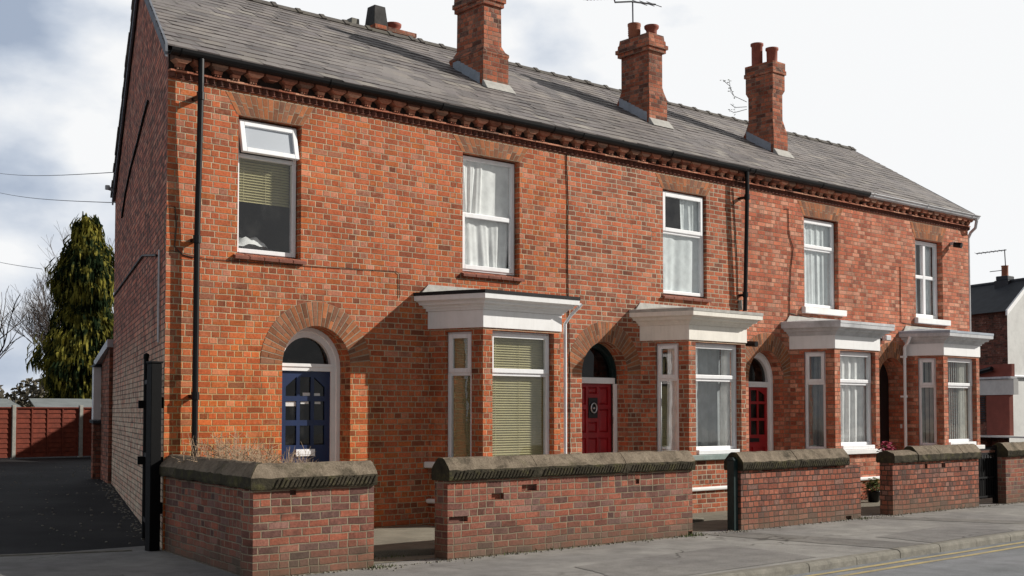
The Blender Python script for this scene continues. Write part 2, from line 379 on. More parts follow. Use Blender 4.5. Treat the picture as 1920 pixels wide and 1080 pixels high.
M['verge'] = plain('weathered_verge_board', (.20, .215, .25), .75, .4, 8, grime=.6, grime_col=(.05, .05, .055), streak=True)
M['glass'] = glass_mat('window_glass')
M['glassd'] = glass_mat('dark_door_glass', (.14, .14, .15), .45)
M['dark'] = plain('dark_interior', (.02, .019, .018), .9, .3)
M['room'] = plain('room_wall', (.16, .15, .14), .9, .2)
M['net'] = cloth_mat('white_curtain', (.95, .95, .94), .12)
M['netw'] = cloth_mat('thin_net', (.84, .88, .89), .12)  # net brightened to stand in for sky reflected in upper panes
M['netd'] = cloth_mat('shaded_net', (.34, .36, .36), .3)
M['netg'] = cloth_mat('grey_reflection_net', (.52, .55, .56), .2)
M['blind'] = plain('olive_blind', (.50, .45, .25), .6, .12, 5)
M['blindw'] = cloth_mat('vertical_blind', (.66, .66, .60), .3)
M['blue'] = plain('blue_door_paint', (.007, .023, .088), .38, .25, 6, spec=.5, grime=.3, grime_col=(.01, .025, .10))  # blue darkened to paint in the shade of the recess
M['red'] = plain('red_door_paint', (.36, .011, .018), .38, .25, 6, spec=.5, grime=.35, grime_col=(.09, .005, .008))
M['reds'] = plain('scarlet_door_paint', (.39, .012, .016), .4, .25, 6, spec=.5, grime=.3, grime_col=(.10, .006, .008))
M['brownwood'] = plain('dark_red_frame_wood', (.10, .028, .018), .6, .3, 8)
M['blackdoor'] = plain('black_door_paint', (.012, .011, .012), .4, .3, 5, spec=.4)
M['steel'] = plain('bright_metal', (.55, .55, .56), .3, .15, 8, metal=.9, spec=.5)
M['paper'] = plain('white_paper', (.75, .75, .74), .8, .05)
M['cope'] = cope_mat('sandstone_coping')
M['pave'] = asphalt_mat('pavement_asphalt', (.24, .232, .225), (.33, .32, .30))
M['patch'] = asphalt_mat('trench_asphalt', (.18, .174, .168), (.24, .228, .21))
M['patch2'] = asphalt_mat('patched_asphalt', (.21, .203, .198), (.26, .25, .237))
M['road'] = asphalt_mat('road_asphalt', (.21, .22, .232), (.245, .253, .268), crack=False)
M['alley'] = asphalt_mat('alley_asphalt', (.014, .014, .015), (.034, .034, .035), crack=True, chip=(.12, .115, .11))
M['yard'] = asphalt_mat('yard_concrete', (.20, .185, .15), (.27, .25, .20))
M['kerb'] = plain('kerb_stone', (.25, .235, .20), .9, .35, 7, bump=.7, grime=.45, grime_col=(.10, .09, .07))
M['yellow'] = plain('yellow_line_paint', (.50, .40, .19), .85, .35, 20, grime=.75, grime_col=(.24, .22, .19))
M['grass'] = plain('rough_grass', (.055, .07, .025), .95, .5, 3)
M['fence'] = plain('red_brown_fence_stain', (.21, .045, .024), .8, .4, 9, bump=.5, grime=.45, grime_col=(.07, .018, .014))
M['conc'] = plain('concrete_post', (.40, .39, .35), .9, .3, 10, bump=.5, grime=.3)
M['pot'] = plain('terracotta_pot', (.30, .085, .055), .75, .3, 8, grime=.4)
M['potlt'] = plain('orange_clay_pot', (.34, .12, .065), .75, .3, 8, grime=.4)
M['potdk'] = plain('sooty_stone_pot', (.055, .053, .052), .85, .5, 8, grime=.3, grime_col=(.16, .15, .14))
M['potgr'] = plain('grey_clay_pot', (.24, .23, .20), .85, .3, 8, grime=.3)
M['alu'] = plain('aerial_metal', (.10, .10, .11), .45, .2, 10, metal=.6)
M['wire'] = plain('grey_wire', (.16, .16, .17), .6, .1)
M['cable'] = plain('black_cable', (.014, .013, .013), .6, .2)
M['bark'] = plain('grey_bark', (.075, .062, .052), .95, .35, 6)
M['twig'] = plain('distant_bare_twigs', (.14, .115, .105), .95, .25, 3)
M['stem'] = plain('dry_straw_stem', (.42, .30, .20), .9, .4, 12)
M['render'] = plain('white_render', (.66, .66, .64), .85, .12, 1.2, grime=.15)
M['redpanel'] = plain('red_painted_panel', (.24, .065, .045), .7, .2, 3)
M['shedroof'] = plain('grey_shed_roof', (.22, .24, .24), .8, .2, 2, grime=.2)
M['slate_far'] = plain('distant_slate', (.045, .050, .058), .7, .3, 3)
M['greenpost'] = plain('dark_green_paint', (.012, .030, .030), .5, .4, 9)
M['rust'] = plain('rusty_rail', (.13, .05, .03), .8, .4, 12)
M['pink'] = plain('pink_petals', (.62, .12, .20), .7, .3, 20)
M['leafy'] = plain('garden_leaves', (.10, .13, .035), .7, .4, 14)
M['yleaf'] = plain('yellow_green_leaves', (.30, .27, .06), .7, .4, 14)

# ------------------------------------------------------------------ ground
def gz(y): return min(max((y - .6) * .03, 0), .34)
m = MB()
ys = [-400, -60, -5.44, -2.9, 0, .6, 3, 6, 9, 12, 20, 60, 900]; xs = [-500, -60, -20, -6, -3, 0, 3, 8, 20, 60, 900]
def kx(x): return -5.50 + .022 * (min(max(x, -30), 40) - 4)
rows = []
for y in ys:
    rows.append([(x, kx(x) if y == -5.44 else y, (-.6 if y < -6 else gz(y)) if y != -5.44 else 0) for x in xs])
m.grid(rows[2:6]); struct(m.build('pavement', M['pave']))
# alley behind the pavement line (tarmac coloured near-black for the house's shade) and rear ground
m = MB(); rows = []
for y in (.6, 3, 6, 9, 12, 20, 60): rows.append([(x, y, gz(y)) for x in (-60, -20, -6, -3, 0, 3, 8, 20, 60)])
m.grid(rows); struct(m.build('alley', M['alley']))
m = MB(); m.poly([(-400, 60, .34), (900, 60, .34), (900, 900, .5), (-400, 900, .5)])
m.poly([(60, -5.4, .0), (900, -5.4, .0), (900, 60, .34), (60, 60, .34)]); m.poly([(-400, -5.4, 0), (-60, -5.4, 0), (-60, 60, .34), (-400, 60, .34)])
struct(m.build('ground', M['grass']))
m = MB(); m.grid([[(x, kx(x) - .125, -.095) for x in (-400, -30, 0, 4, 8, 12, 20, 40, 400)], [(x, -14.2, -.06) for x in (-400, -30, 0, 4, 8, 12, 20, 40, 400)]][::-1])
struct(m.build('road', M['road']))
m = MB(); m.poly([(-400, -60, 0), (400, -60, 0), (400, -14.2, 0), (-400, -14.2, 0)]); m.poly([(-400, -14.2, 0), (400, -14.2, 0), (400, -14.2, -.1), (-400, -14.2, -.1)])
struct(m.build('pavement', M['pave']))
m = MB(); x = -20.0
while x < 44:
    g = .006; a, b = x + g, x + .914 - g
    dz = random.uniform(-.004, .004); dy = random.uniform(-.004, .004)
    p = lambda X, o: kx(X) - o + dy
    pr = [(0.005, -.3), (0.005, .004), (-.09, .003), (-.118, -.012), (-.127, -.035), (-.127, -.3)]
    i = len(m.v)
    for X in (a, b): m.v += [(X, p(X, 0) + q[0], q[1] + dz) for q in pr]
    n = len(pr)
    for k in range(n): m.f.append((i + k, i + (k + 1) % n, i + n + (k + 1) % n, i + n + k))
    m.f.append(tuple(i + k for k in range(n))); m.f.append(tuple(i + n + k for k in reversed(range(n))))
    x += .914
struct(m.build('kerb', M['kerb'], recalc=True))
for k, off in enumerate((-.20, -.42)):
    m = MB(); pts = [x * .5 for x in range(-40, 90)]
    zr = lambda y: -.095 + .035 * max(0, (-5.6 - y)) / 8.6 + .004
    m.grid([[(x, kx(x) + off - .125 + .03 - .045 + .012 * math.sin(x * 3.1) * .3, zr(-5.9)) for x in pts], [(x, kx(x) + off - .125 + .03 + .03 + .006 * math.sin(x * 2.3), zr(-5.9)) for x in pts]])
    struct(m.build('road_marking', M['yellow']))
for lb, pts, mt in (('trench', [(6.15, -2.93), (6.75, -2.93), (7.35, -5.40), (6.55, -5.42)], 'patch'), ('trench', [(9.9, -2.93), (10.35, -2.93), (11.6, -5.30), (10.9, -5.32)], 'patch'), ('trench', [(7.6, -4.55), (9.6, -4.35), (9.7, -5.33), (7.5, -5.38)], 'patch2'), ('trench', [(2.6, -4.2), (5.4, -4.0), (5.2, -5.35), (2.2, -5.42)], 'patch2')):
    m = MB(); n = 14; P4 = [Vector((a, b, .004)) for a, b in pts]; rows = []
    for k in range(n + 1):
        L_ = P4[0].lerp(P4[3], k / n); R_ = P4[1].lerp(P4[2], k / n); j = lambda: Vector((random.uniform(-.02, .02), random.uniform(-.02, .02), 0))
        rows.append([L_ + j(), L_.lerp(R_, .33), L_.lerp(R_, .66), R_ + j()])
    m.grid(rows[::-1]); struct(m.build('pavement_patch', M[mt]))
# front yard slabs seen through the gaps, a raised slab in the first one
m = MB(); m.grid([[(x, -2.66, .004) for x in (.02, 5, 10, 18.4)], [(x, -.02, .02) for x in (.02, 5, 10, 18.4)]]); struct(m.build('front_path', M['yard']))
m = MB(); m.prism([(.9, -1.95), (2.2, -2.45), (3.6, -2.2), (3.75, -.03), (.9, -.03)], -.02, .075); struct(m.build('path_slab', M['yard'], bevel=.012))
m = MB(); m.prism([(5.95, -1.9), (7.6, -1.7), (7.9, -.03), (5.95, -.03)], -.02, .06); struct(m.build('path_slab', M['yard'], bevel=.012))
m = MB(); fr = frame(-.2, .25, 180 - 33); m.box(0, 4.2, -.05, .06, -.01, .012, T=frame(-.28, .22, 161)); struct(m.build('drain_channel', M['kerb']))

# ------------------------------------------------------------------ windows
def bar(m, T, u0, u1, z0, z1, d0, d1): m.box(u0, u1, d0, d1, z0, z1, T=T)
def frame_bars(m, T, u0, u1, z0, z1, w, d0, d1, mw=None):
    bar(m, T, u0, u0 + w, z0, z1, d0, d1); bar(m, T, u1 - w, u1, z0, z1, d0, d1)
    bar(m, T, u0 + w, u1 - w, z0, z0 + w, d0, d1); bar(m, T, u0 + w, u1 - w, z1 - w, z1, d0, d1)
def curtain(T, u0, u1, z0, z1, d, mat, parent, waves=7, amp=.03, name='curtain', gather=0.0, label=None):
    m = MB(); n = 48; rows = []
    ph = random.uniform(0, 6); ph2 = random.uniform(0, 6)
    for k in range(9):
        f = k / 8; z = z0 + (z1 - z0) * f; row = []
        for j in range(n + 1):
            g = j / n; sh = gather * (1 - f) * math.sin(g * 5 + ph)
            row.append(T(u0 + (u1 - u0) * g + sh * .03, d + amp * (math.sin(g * waves * 6.28 + ph + (1 - f) * .8) + .5 * math.sin(g * waves * 14.1 + ph2)) * (1.0 - .4 * f), z))
        rows.append(row)
    m.grid(rows); return m.build(name, mat, parent, smooth=True, label=label)
def slats(T, u0, u1, z0, z1, d, mat, parent, step=.034, tilt=.7):
    m = MB(); z = z0
    while z < z1:
        h = .016; dd = .010
        a = [(u0, d - dd, z), (u1, d - dd, z), (u1, d + dd, z + h), (u0, d + dd, z + h)]
        m.poly([T(*q) for q in a]); m.poly([T(q[0], q[1] - .001, q[2] + .0015) for q in reversed(a)])
        m.poly([T(u0, d + dd, z + h), T(u1, d + dd, z + h), T(u1, d + dd + .002, z + step), T(u0, d + dd + .002, z + step)])
        z += step
    for u in (u0 + .15 * (u1 - u0), u0 + .55 * (u1 - u0), u0 + .85 * (u1 - u0)): m.box(u - .002, u + .002, d - .014, d - .012, z0, z1, T=T)
    return m.build('blind', mat, parent)
def vslats(T, u0, u1, z0, z1, d, mat, parent, step=.085):
    m = MB(); u = u0
    while u < u1 - .02:
        m.poly([T(u, d, z0), T(u + step * .8, d + .03, z0), T(u + step * .8, d + .03, z1), T(u, d, z1)]); u += step
    return m.build('blind', mat, parent)

def window(parent, T, u0, u1, z0, z1, rec, zt=None, toplight=True, sash_low=False, mull=None, open_top=0.0, fw=.055, mat='white', name='window', sash_top=True, label=None):
    """frame is the part; pane and opening light are its sub-parts"""
    m = MB(); d0, d1 = rec, rec + .07
    frame_bars(m, T, u0, u1, z0, z1, fw, d0, d1)
    if zt: bar(m, T, u0 + fw, u1 - fw, zt - fw * .45, zt + fw * .45, d0, d1)
    if mull: bar(m, T, mull - fw * .6, mull + fw * .6, z0 + fw, z1 - fw, d0 - .004, d1)
    fo = m.build(name, M[mat], parent, bevel=.006, label=label)
    g = MB(); gf = MB()
    if sash_top and zt:
        s = MB(); a0, a1, b0, b1 = u0 + fw * .55, u1 - fw * .55, zt + fw * .25, z1 - fw * .5
        if open_top:
            ca, sa = math.cos(open_top), math.sin(open_top)
            def TS(u, d, z):
                zz = z - b1; dd = d - d0
                return T(u, d0 - .02 + dd * ca + zz * sa, b1 + zz * ca - dd * sa)
        else: TS = T
        o = -.022
        frame_bars(s, TS, a0, a1, b0, b1, .062, d0 + o, d0 + .03)
        s.build('opening_light', M[mat], fo, bevel=.006)
        (gf if open_top else g).poly([TS(a0 + .05, d0 + .012, b0 + .05), TS(a1 - .05, d0 + .012, b0 + .05), TS(a1 - .05, d0 + .012, b1 - .05), TS(a0 + .05, d0 + .012, b1 - .05)])
    elif zt: g.poly([T(u0 + fw, d0 + .035, zt), T(u1 - fw, d0 + .035, zt), T(u1 - fw, d0 + .035, z1 - fw), T(u0 + fw, d0 + .035, z1 - fw)])
    zb = zt or z1
    if sash_low:
        s = MB(); frame_bars(s, T, u0 + fw * .6, u1 - fw * .6, z0 + fw * .5, zb + fw * .3, .062, d0 - .02, d0 + .03); s.build('opening_light', M[mat], fo, bevel=.006)
    g.poly([T(u0 + fw * .9, d0 + .036, z0 + fw * .9), T(u1 - fw * .9, d0 + .036, z0 + fw * .9), T(u1 - fw * .9, d0 + .036, zb - fw * .3), T(u0 + fw * .9, d0 + .036, zb - fw * .3)])
    g.build('pane', M['glass'], fo)
    if gf.f: gf.build('pane', M['glass_sky'], fo, label='tilted top light pane coloured grey as reflected sky')
    return fo

def _fl():  # grey diffuse colour stands in for sky reflected in the tilted pane
    t = NT('sky_reflecting_glass'); P = t.pos()
    b = t.n('ShaderNodeBsdfGlossy', {'Color': (.8, .85, .9, 1), 'Roughness': .25}); d = t.n('ShaderNodeBsdfDiffuse', {'Color': (.42, .45, .50, 1)})
    mx = t.n('ShaderNodeMixShader', {0: .3, 1: d.outputs[0], 2: b.outputs[0]}); t.t.links.new(mx.outputs[0], t.out.inputs[0]); return t.m
M['glass_sky'] = _fl()
def flat_lintel(parent, u0, u1, z0, z1):
    m = MB(); n = 15; s = .16
    for k in range(n):
        for r in (0, 1):
            zs = z0 + (z1 - z0) * (.42 + .16 * ((k + 1) % 2) if r else 0) ; ze = z1 if r else z0 + (z1 - z0) * (.42 + .16 * ((k + 1) % 2))
            def X(f, z): q = (z - z0) / (z1 - z0); c = .5 * (u0 + u1); w = .5 * (u1 - u0) + s * q; return c + (f * 2 - 1) * w
            a, b = k / n, (k + 1) / n; g = .0055
            p = [(X(a, zs) + g, -.004, zs + g), (X(b, zs) - g, -.004, zs + g), (X(b, ze) - g, -.004, ze - g), (X(a, ze) + g, -.004, ze - g)]
            q = [(x, .01, z) for x, y, z in p]
            i = len(m.v); m.v += p + q
            m.f += [(i, i + 1, i + 2, i + 3), (i, i + 4, i + 5, i + 1), (i + 1, i + 5, i + 6, i + 2), (i + 2, i + 6, i + 7, i + 3), (i + 3, i + 7, i + 4, i)]
    o = m.build('lintel', M['vous'], parent); c = .5 * (u0 + u1); w = .5 * (u1 - u0)
    m = MB(); m.poly([(c - w, -.0018, z0), (c + w, -.0018, z0), (c + w + s, -.0018, z1), (c - w - s, -.0018, z1)]); m.build('mortar_bed', M['mortar'], o)
    return o
def arch_ring(parent, uc, zs, r0, r1):
    m = MB(); n = 30
    for k in range(n):
        rm = r0 + (r1 - r0) * (.36 if k % 2 else .66)
        for ra, rb in ((r0, rm), (rm, r1)):
            a, b = math.pi * k / n + .006, math.pi * (k + 1) / n - .006
            P = lambda r, t: (uc + r * math.cos(t), -.005, zs + r * math.sin(t))
            ga = .003 / ra
            p = [P(ra + .003, a + ga), P(rb - .003, a + ga), P(rb - .003, b - ga), P(ra + .003, b - ga)]
            q = [(x, .01, z) for x, y, z in p]; i = len(m.v); m.v += p + q
            m.f += [(i, i + 1, i + 2, i + 3), (i, i + 4, i + 5, i + 1), (i + 1, i + 5, i + 6, i + 2), (i + 2, i + 6, i + 7, i + 3), (i + 3, i + 7, i + 4, i)]
    o = m.build('arch', M['vous'], parent)
    m = MB(); m.grid([[(uc + r * math.cos(math.pi * k / 40), -.0018, zs + r * math.sin(math.pi * k / 40)) for k in range(41)] for r in (r1, r0)]); m.build('mortar_bed', M['mortar'], o)
    return o
def tile_sill(parent, u0, u1, z):
    m = MB(); n = 5
    for k in range(n):
        a = u0 + (u1 - u0) * k / n + .004; b = u0 + (u1 - u0) * (k + 1) / n - .004
        m.hexa([(a, -.055, z - .085), (b, -.055, z - .085), (b, .11, z - .03), (a, .11, z - .03), (a, -.06, z - .045), (b, -.06, z - .045), (b, .11, z + .01), (a, .11, z + .01)])
    return m.build('sill', M['tile'], parent, bevel=.005)
def stone_sill(parent, u0, u1, z0, z1, mat='wsill', T=FRONT):
    m = MB(); m.hexa([T(u0, -.085, z0), T(u1, -.085, z0), T(u1, .12, z0), T(u0, .12, z0), T(u0, -.085, z1 - .015), T(u1, -.085, z1 - .015), T(u1, .12, z1 + .01), T(u0, .12, z1 + .01)])
    return m.build('sill', M[mat], parent, bevel=.008)

# ------------------------------------------------------------------ doors
def door_frame(parent, uc, r, zs, z0, ztr, rec, w, mat, T=FRONT, name='door_frame'):
    m = MB(); n = 20; d0, d1 = rec, rec + .08
    path_o = [(uc + r, z0)] + [(uc + r * math.cos(math.pi * k / n), zs + r * math.sin(math.pi * k / n)) for k in range(n + 1)] + [(uc - r, z0)]
    ri = r - w
    path_i = [(uc + ri, z0)] + [(uc + ri * math.cos(math.pi * k / n), zs + ri * math.sin(math.pi * k / n)) for k in range(n + 1)] + [(uc - ri, z0)]
    m.grid([[T(u, d0 + .02, z) for u, z in path_o], [T(u, d0, z) for u, z in path_o], [T(u + (o[0] - u) * .4, d0, z + (o[1] - z) * .4) for (u, z), o in zip(path_o, path_i)], [T(u + (o[0] - u) * .45, d0 + .02, z + (o[1] - z) * .45) for (u, z), o in zip(path_o, path_i)], [T(u, d0 + .02, z) for u, z in path_i], [T(u, d1 + .04, z) for u, z in path_i]])
    bar(m, T, uc - ri, uc + ri, ztr, ztr + .085, d0 + .005, d1 + .02)
    bar(m, T, uc - ri, uc + ri, ztr + .055, ztr + .095, d0 - .012, d0 + .005)
    return m.build(name, M[mat], parent)
def fanlight(parent, uc, ri, zs, z0, d):
    m = MB(); m.poly([(uc + ri, d, z0), ] + [(uc + ri * math.cos(math.pi * k / 20), d, zs + ri * math.sin(math.pi * k / 20)) for k in range(21)] + [(uc - ri, d, z0)])
    return m.build('fanlight_pane', M['glassd'], parent)
def plate(m, T, outer, holes, d, depth):
    m.holes(outer, holes, lambda u, _, z: T(u, d, z))
    for h in holes: m.reveal(h, depth, lambda u, dd, z: T(u, d + dd, z))

# ------------------------------------------------------------------ the terrace
AX = math.tan(R(90 - 71.0))           # both end walls run back at a slant
EY, EZ, RY, RZ = -.12, 5.905, 3.8, 8.163; SLOPE = (RZ - EZ) / (RY - EY); BY = 9.0; BZ = 5.72
SEAM = [0.0, 6.48, 10.66, 14.72, 18.45]
ZT = 5.76

def slates(parent, xa, xb, left_slant, right_slant):
    m = MB(); n = 20; L = (RY - EY); lips = []
    for i in range(n):
        ya, yb = EY - .03 + (L + .03) * i / n, EY - .03 + (L + .03) * (i + 1) / n
        lo = lambda y: xa + ((y * AX - .07) if left_slant else 0); hi = lambda y: xb + ((y * AX + .10) if right_slant else 0)
        w = .29; off = (.5 if i % 2 else 0) * w + random.uniform(-.01, .01)
        x = math.floor((lo(ya) - off) / w) * w + off
        while x < hi(yb):
            x0, x1 = x + .002, x + w - .002
            p0, p1, p2, p3 = max(x0, lo(ya)), min(x1, hi(ya)), min(x1, hi(yb)), max(x0, lo(yb))
            if p1 - p0 > .01 and p2 - p3 > .01:
                z = lambda y: EZ + SLOPE * (y - EY)
                j = random.uniform(-.004, .004); lift = .011 + random.uniform(0, .006) + .012 * math.sin(x * .9 + 1) * math.sin(i * .35); sl = random.uniform(-.004, .004)
                wv = max(0, .012 * math.sin(x * .9 + 1) * math.sin((i + 1) * .35))
                if random.random() < .015: j -= .035
                ya2 = ya + j
                m.poly([(p0, ya2, z(ya2) + lift + sl), (p1, ya2, z(ya2) + lift - sl), (p2, yb + .02, z(yb + .02) + .002 + wv), (p3, yb + .02, z(yb + .02) + .002 + wv)])
                k = len(m.v) - 4
                m.v += [(p0, ya2, z(ya2) - .004), (p1, ya2, z(ya2) - .004)]
                m.f += [(k, k + 4, k + 5, k + 1)]; lips.append(len(m.f) - 1)
            x += w
    o = m.build('roof_slates', M['slate'], parent); o.data.materials.append(M['lip'])
    for k in lips: o.data.polygons[k].material_index = 1
    return o

def house_roof(parent, xa, xb, ls, rs):
    lo = lambda y: xa + ((y * AX - .06) if ls else 0); hi = lambda y: xb + ((y * AX + .09) if rs else 0)
    m = MB(); z = lambda y: EZ + SLOPE * (y - EY) - .006
    m.poly([(lo(EY), EY, z(EY)), (hi(EY), EY, z(EY)), (hi(RY), RY, z(RY)), (lo(RY), RY, z(RY))])
    m.poly([(lo(RY), RY, z(RY)), (hi(RY), RY, z(RY)), (hi(BY + .2), BY + .2, BZ - .07), (lo(BY + .2), BY + .2, BZ - .07)])
    o = m.build('roof', M['slate'], parent)
    slates(o, xa, xb, ls, rs)
    m = MB(); x = lo(RY) + .02; e = hi(RY)
    while x < e - .05:
        b = min(x + .455, e); h = random.uniform(-.006, .006)
        pr = [(0, -.115, -.055), (0, -.02, .030), (0, .02, .030), (0, .115, -.055), (0, .10, -.065), (0, 0, .0), (0, -.10, -.065)]
        m.extrude(pr, (x, RY, RZ + .015 + h), (b - .004, RY, RZ + .015 + h + .004))
        pr2 = [(0, q[1] * 1.13, q[2] * 1.0 + .008 + (.010 if q[2] > 0 else 0)) for q in pr]
        m.extrude(pr2, (b - .07, RY, RZ + .015 + h), (b + .012, RY, RZ + .015 + h + .006))
        x = b
    m.build('ridge', M['ridge'], o, recalc=True)
    return o

def cornice(parent, xa, xb, first=False):
    m = MB(); x = xa
    m.box(xa + .001, xb - .001, -.022, .02, 5.548, 5.562)
    while x < xb - .03:
        m.hexa([(x + .004, .0, 5.565), (x + .051, -.055, 5.565), (x + .098, 0, 5.565), (x + .051, .02, 5.565), (x + .004, .0, 5.618), (x + .051, -.055, 5.618), (x + .098, 0, 5.618), (x + .051, .02, 5.618)]); x += .102
    mt = m; m = MB(); n = round((xb - xa) / .24)
    for k in range(n):
        a, b = xa + (xb - xa) * k / n, xa + (xb - xa) * (k + 1) / n
        j = random.uniform(-.004, .004); c = .5 * (a + b)
        m.box(a + .002, b - .002, -.066 + j, .02, 5.621, 5.643)
        if random.random() > .04:
            m.hexa([(c - .048, -.085 + j, 5.672), (c + .048, -.085 + j, 5.672), (c + .048, .02, 5.672), (c - .048, .02, 5.672), (c - .056, -.098 + j, 5.708), (c + .056, -.098 + j, 5.708), (c + .056, .02, 5.708), (c - .056, .02, 5.708)])
            for q in (-.034, 0, .034): m.box(c + q - .010, c + q + .010, -.082 + j, -.05, 5.648, 5.671)
        j2 = random.uniform(-.012, .004)
        m.hexa([(c - .055, -.128 + j2, 5.711), (c + .055, -.128 + j2, 5.711), (c + .055, .02, 5.711), (c - .055, .02, 5.711), (c - .104, -.138 + j2, 5.748), (c + .104, -.138 + j2, 5.748), (c + .104, .02, 5.748), (c - .104, .02, 5.748)])
        m.box(c - .106, c + .106, -.138 + j2, .02, 5.749, 5.86)
    o = m.build('cornice', M['terra'], parent); mt.build('dogtooth_course', M['sootred'], o)
    m = MB(); m.box(xa + .001, xb - .001, -.014, -.001, 5.644, 5.86); m.build('cornice_back', M['soot'], o)
    return o

def gutter(parent, xa, xb, mat='black', style='round'):
    m = MB(); z = 5.832; y = -.165
    if style == 'round':
        n = 8; r = .078
        prof = [(0, y + r * math.cos(math.pi + math.pi * k / n), z + .02 + r * math.sin(math.pi + math.pi * k / n)) for k in range(n + 1)] + [(0, y + (r - .008) * math.cos(math.pi + math.pi * k / n), z + .02 + (r - .008) * math.sin(math.pi + math.pi * k / n)) for k in range(n, -1, -1)]
    else:
        prof = [(0, y + .06, z - .05), (0, y - .02, z - .05), (0, y - .045, z - .03), (0, y - .055, z), (0, y - .08, z + .015), (0, y - .08, z + .03), (0, y - .07, z + .03), (0, y - .04, z - .02), (0, y + .05, z - .04), (0, y + .05, z + .02), (0, y + .06, z + .02)]
    m.extrude(prof, (xa, 0, 0), (xb, 0, 0))
    o = m.build('gutter', M[mat], parent, smooth=False, recalc=True)
    m = MB(); x = xa + .12
    while x < xb:
        m = MB(); c = [(0, p[1] + (p[1] - y) * .10, p[2] + (p[2] - z - .01) * .12) for p in prof]
        m.extrude(c, (x, 0, 0), (x + .055, 0, 0)); x += random.uniform(1.6, 2.1)
        m.build('gutter_bracket', M[mat], o, recalc=True)
    return o
def downpipe(parent, x, zb, mat='black', r=.036):
    m = MB(); m.tube([(x, -.18, 5.80), (x, -.18, 5.5), (x, -.165, 4.9), (x, -.14, 4.2), (x, -.12, 3.6), (x, -.11, zb)], r, 10)
    for z in (5.3, 3.6, 1.75): 
        if z > zb: yy = -.175 if z > 5 else -.12; m.tube([(x, yy, z), (x, yy, z + .09)], r * 1.3, 10); m.box(x - .03, x + .03, yy, -.0, z + .02, z + .06)
    return m.build('downpipe', M[mat], parent, smooth=False)

def house_wall(parent, xa, xb, mat, rects, arches, z0=-.1, end=None):
    """rects: (u0,u1,z0,z1,depth)  arches: (uc,r,zs,depth)"""
    m = MB(); hs = []; out = [(xa, z0)]
    # doors open at the base: notch the outline
    for uc, r, zs, dp in sorted(arches):
        ap = archpoly(uc, r, z0, zs); out.append((uc - r, z0))
        out += list(reversed(ap[2:])); out.append((uc + r, z0))
        for k in range(len(ap)):
            if k == 0: continue
            (ua, za), (ub, zb) = ap[k], ap[(k + 1) % len(ap)]
            m.poly([(ua, 0, za), (ua, dp, za), (ub, dp, zb), (ub, 0, zb)])
    out += [(xb, z0), (xb, ZT + .08), (xa, ZT + .08)]
    for u0, u1, a, b, dp in rects:
        h = rect(u0, u1, a, b); hs.append(h); m.reveal(h, dp, FRONT)
    # drop duplicate consecutive points
    o2 = []
    for p in out:
        if not o2 or abs(p[0] - o2[-1][0]) + abs(p[1] - o2[-1][1]) > 1e-5: o2.append(p)
    m.holes(o2, hs, FRONT)
    return m.build('wall', mat, parent)

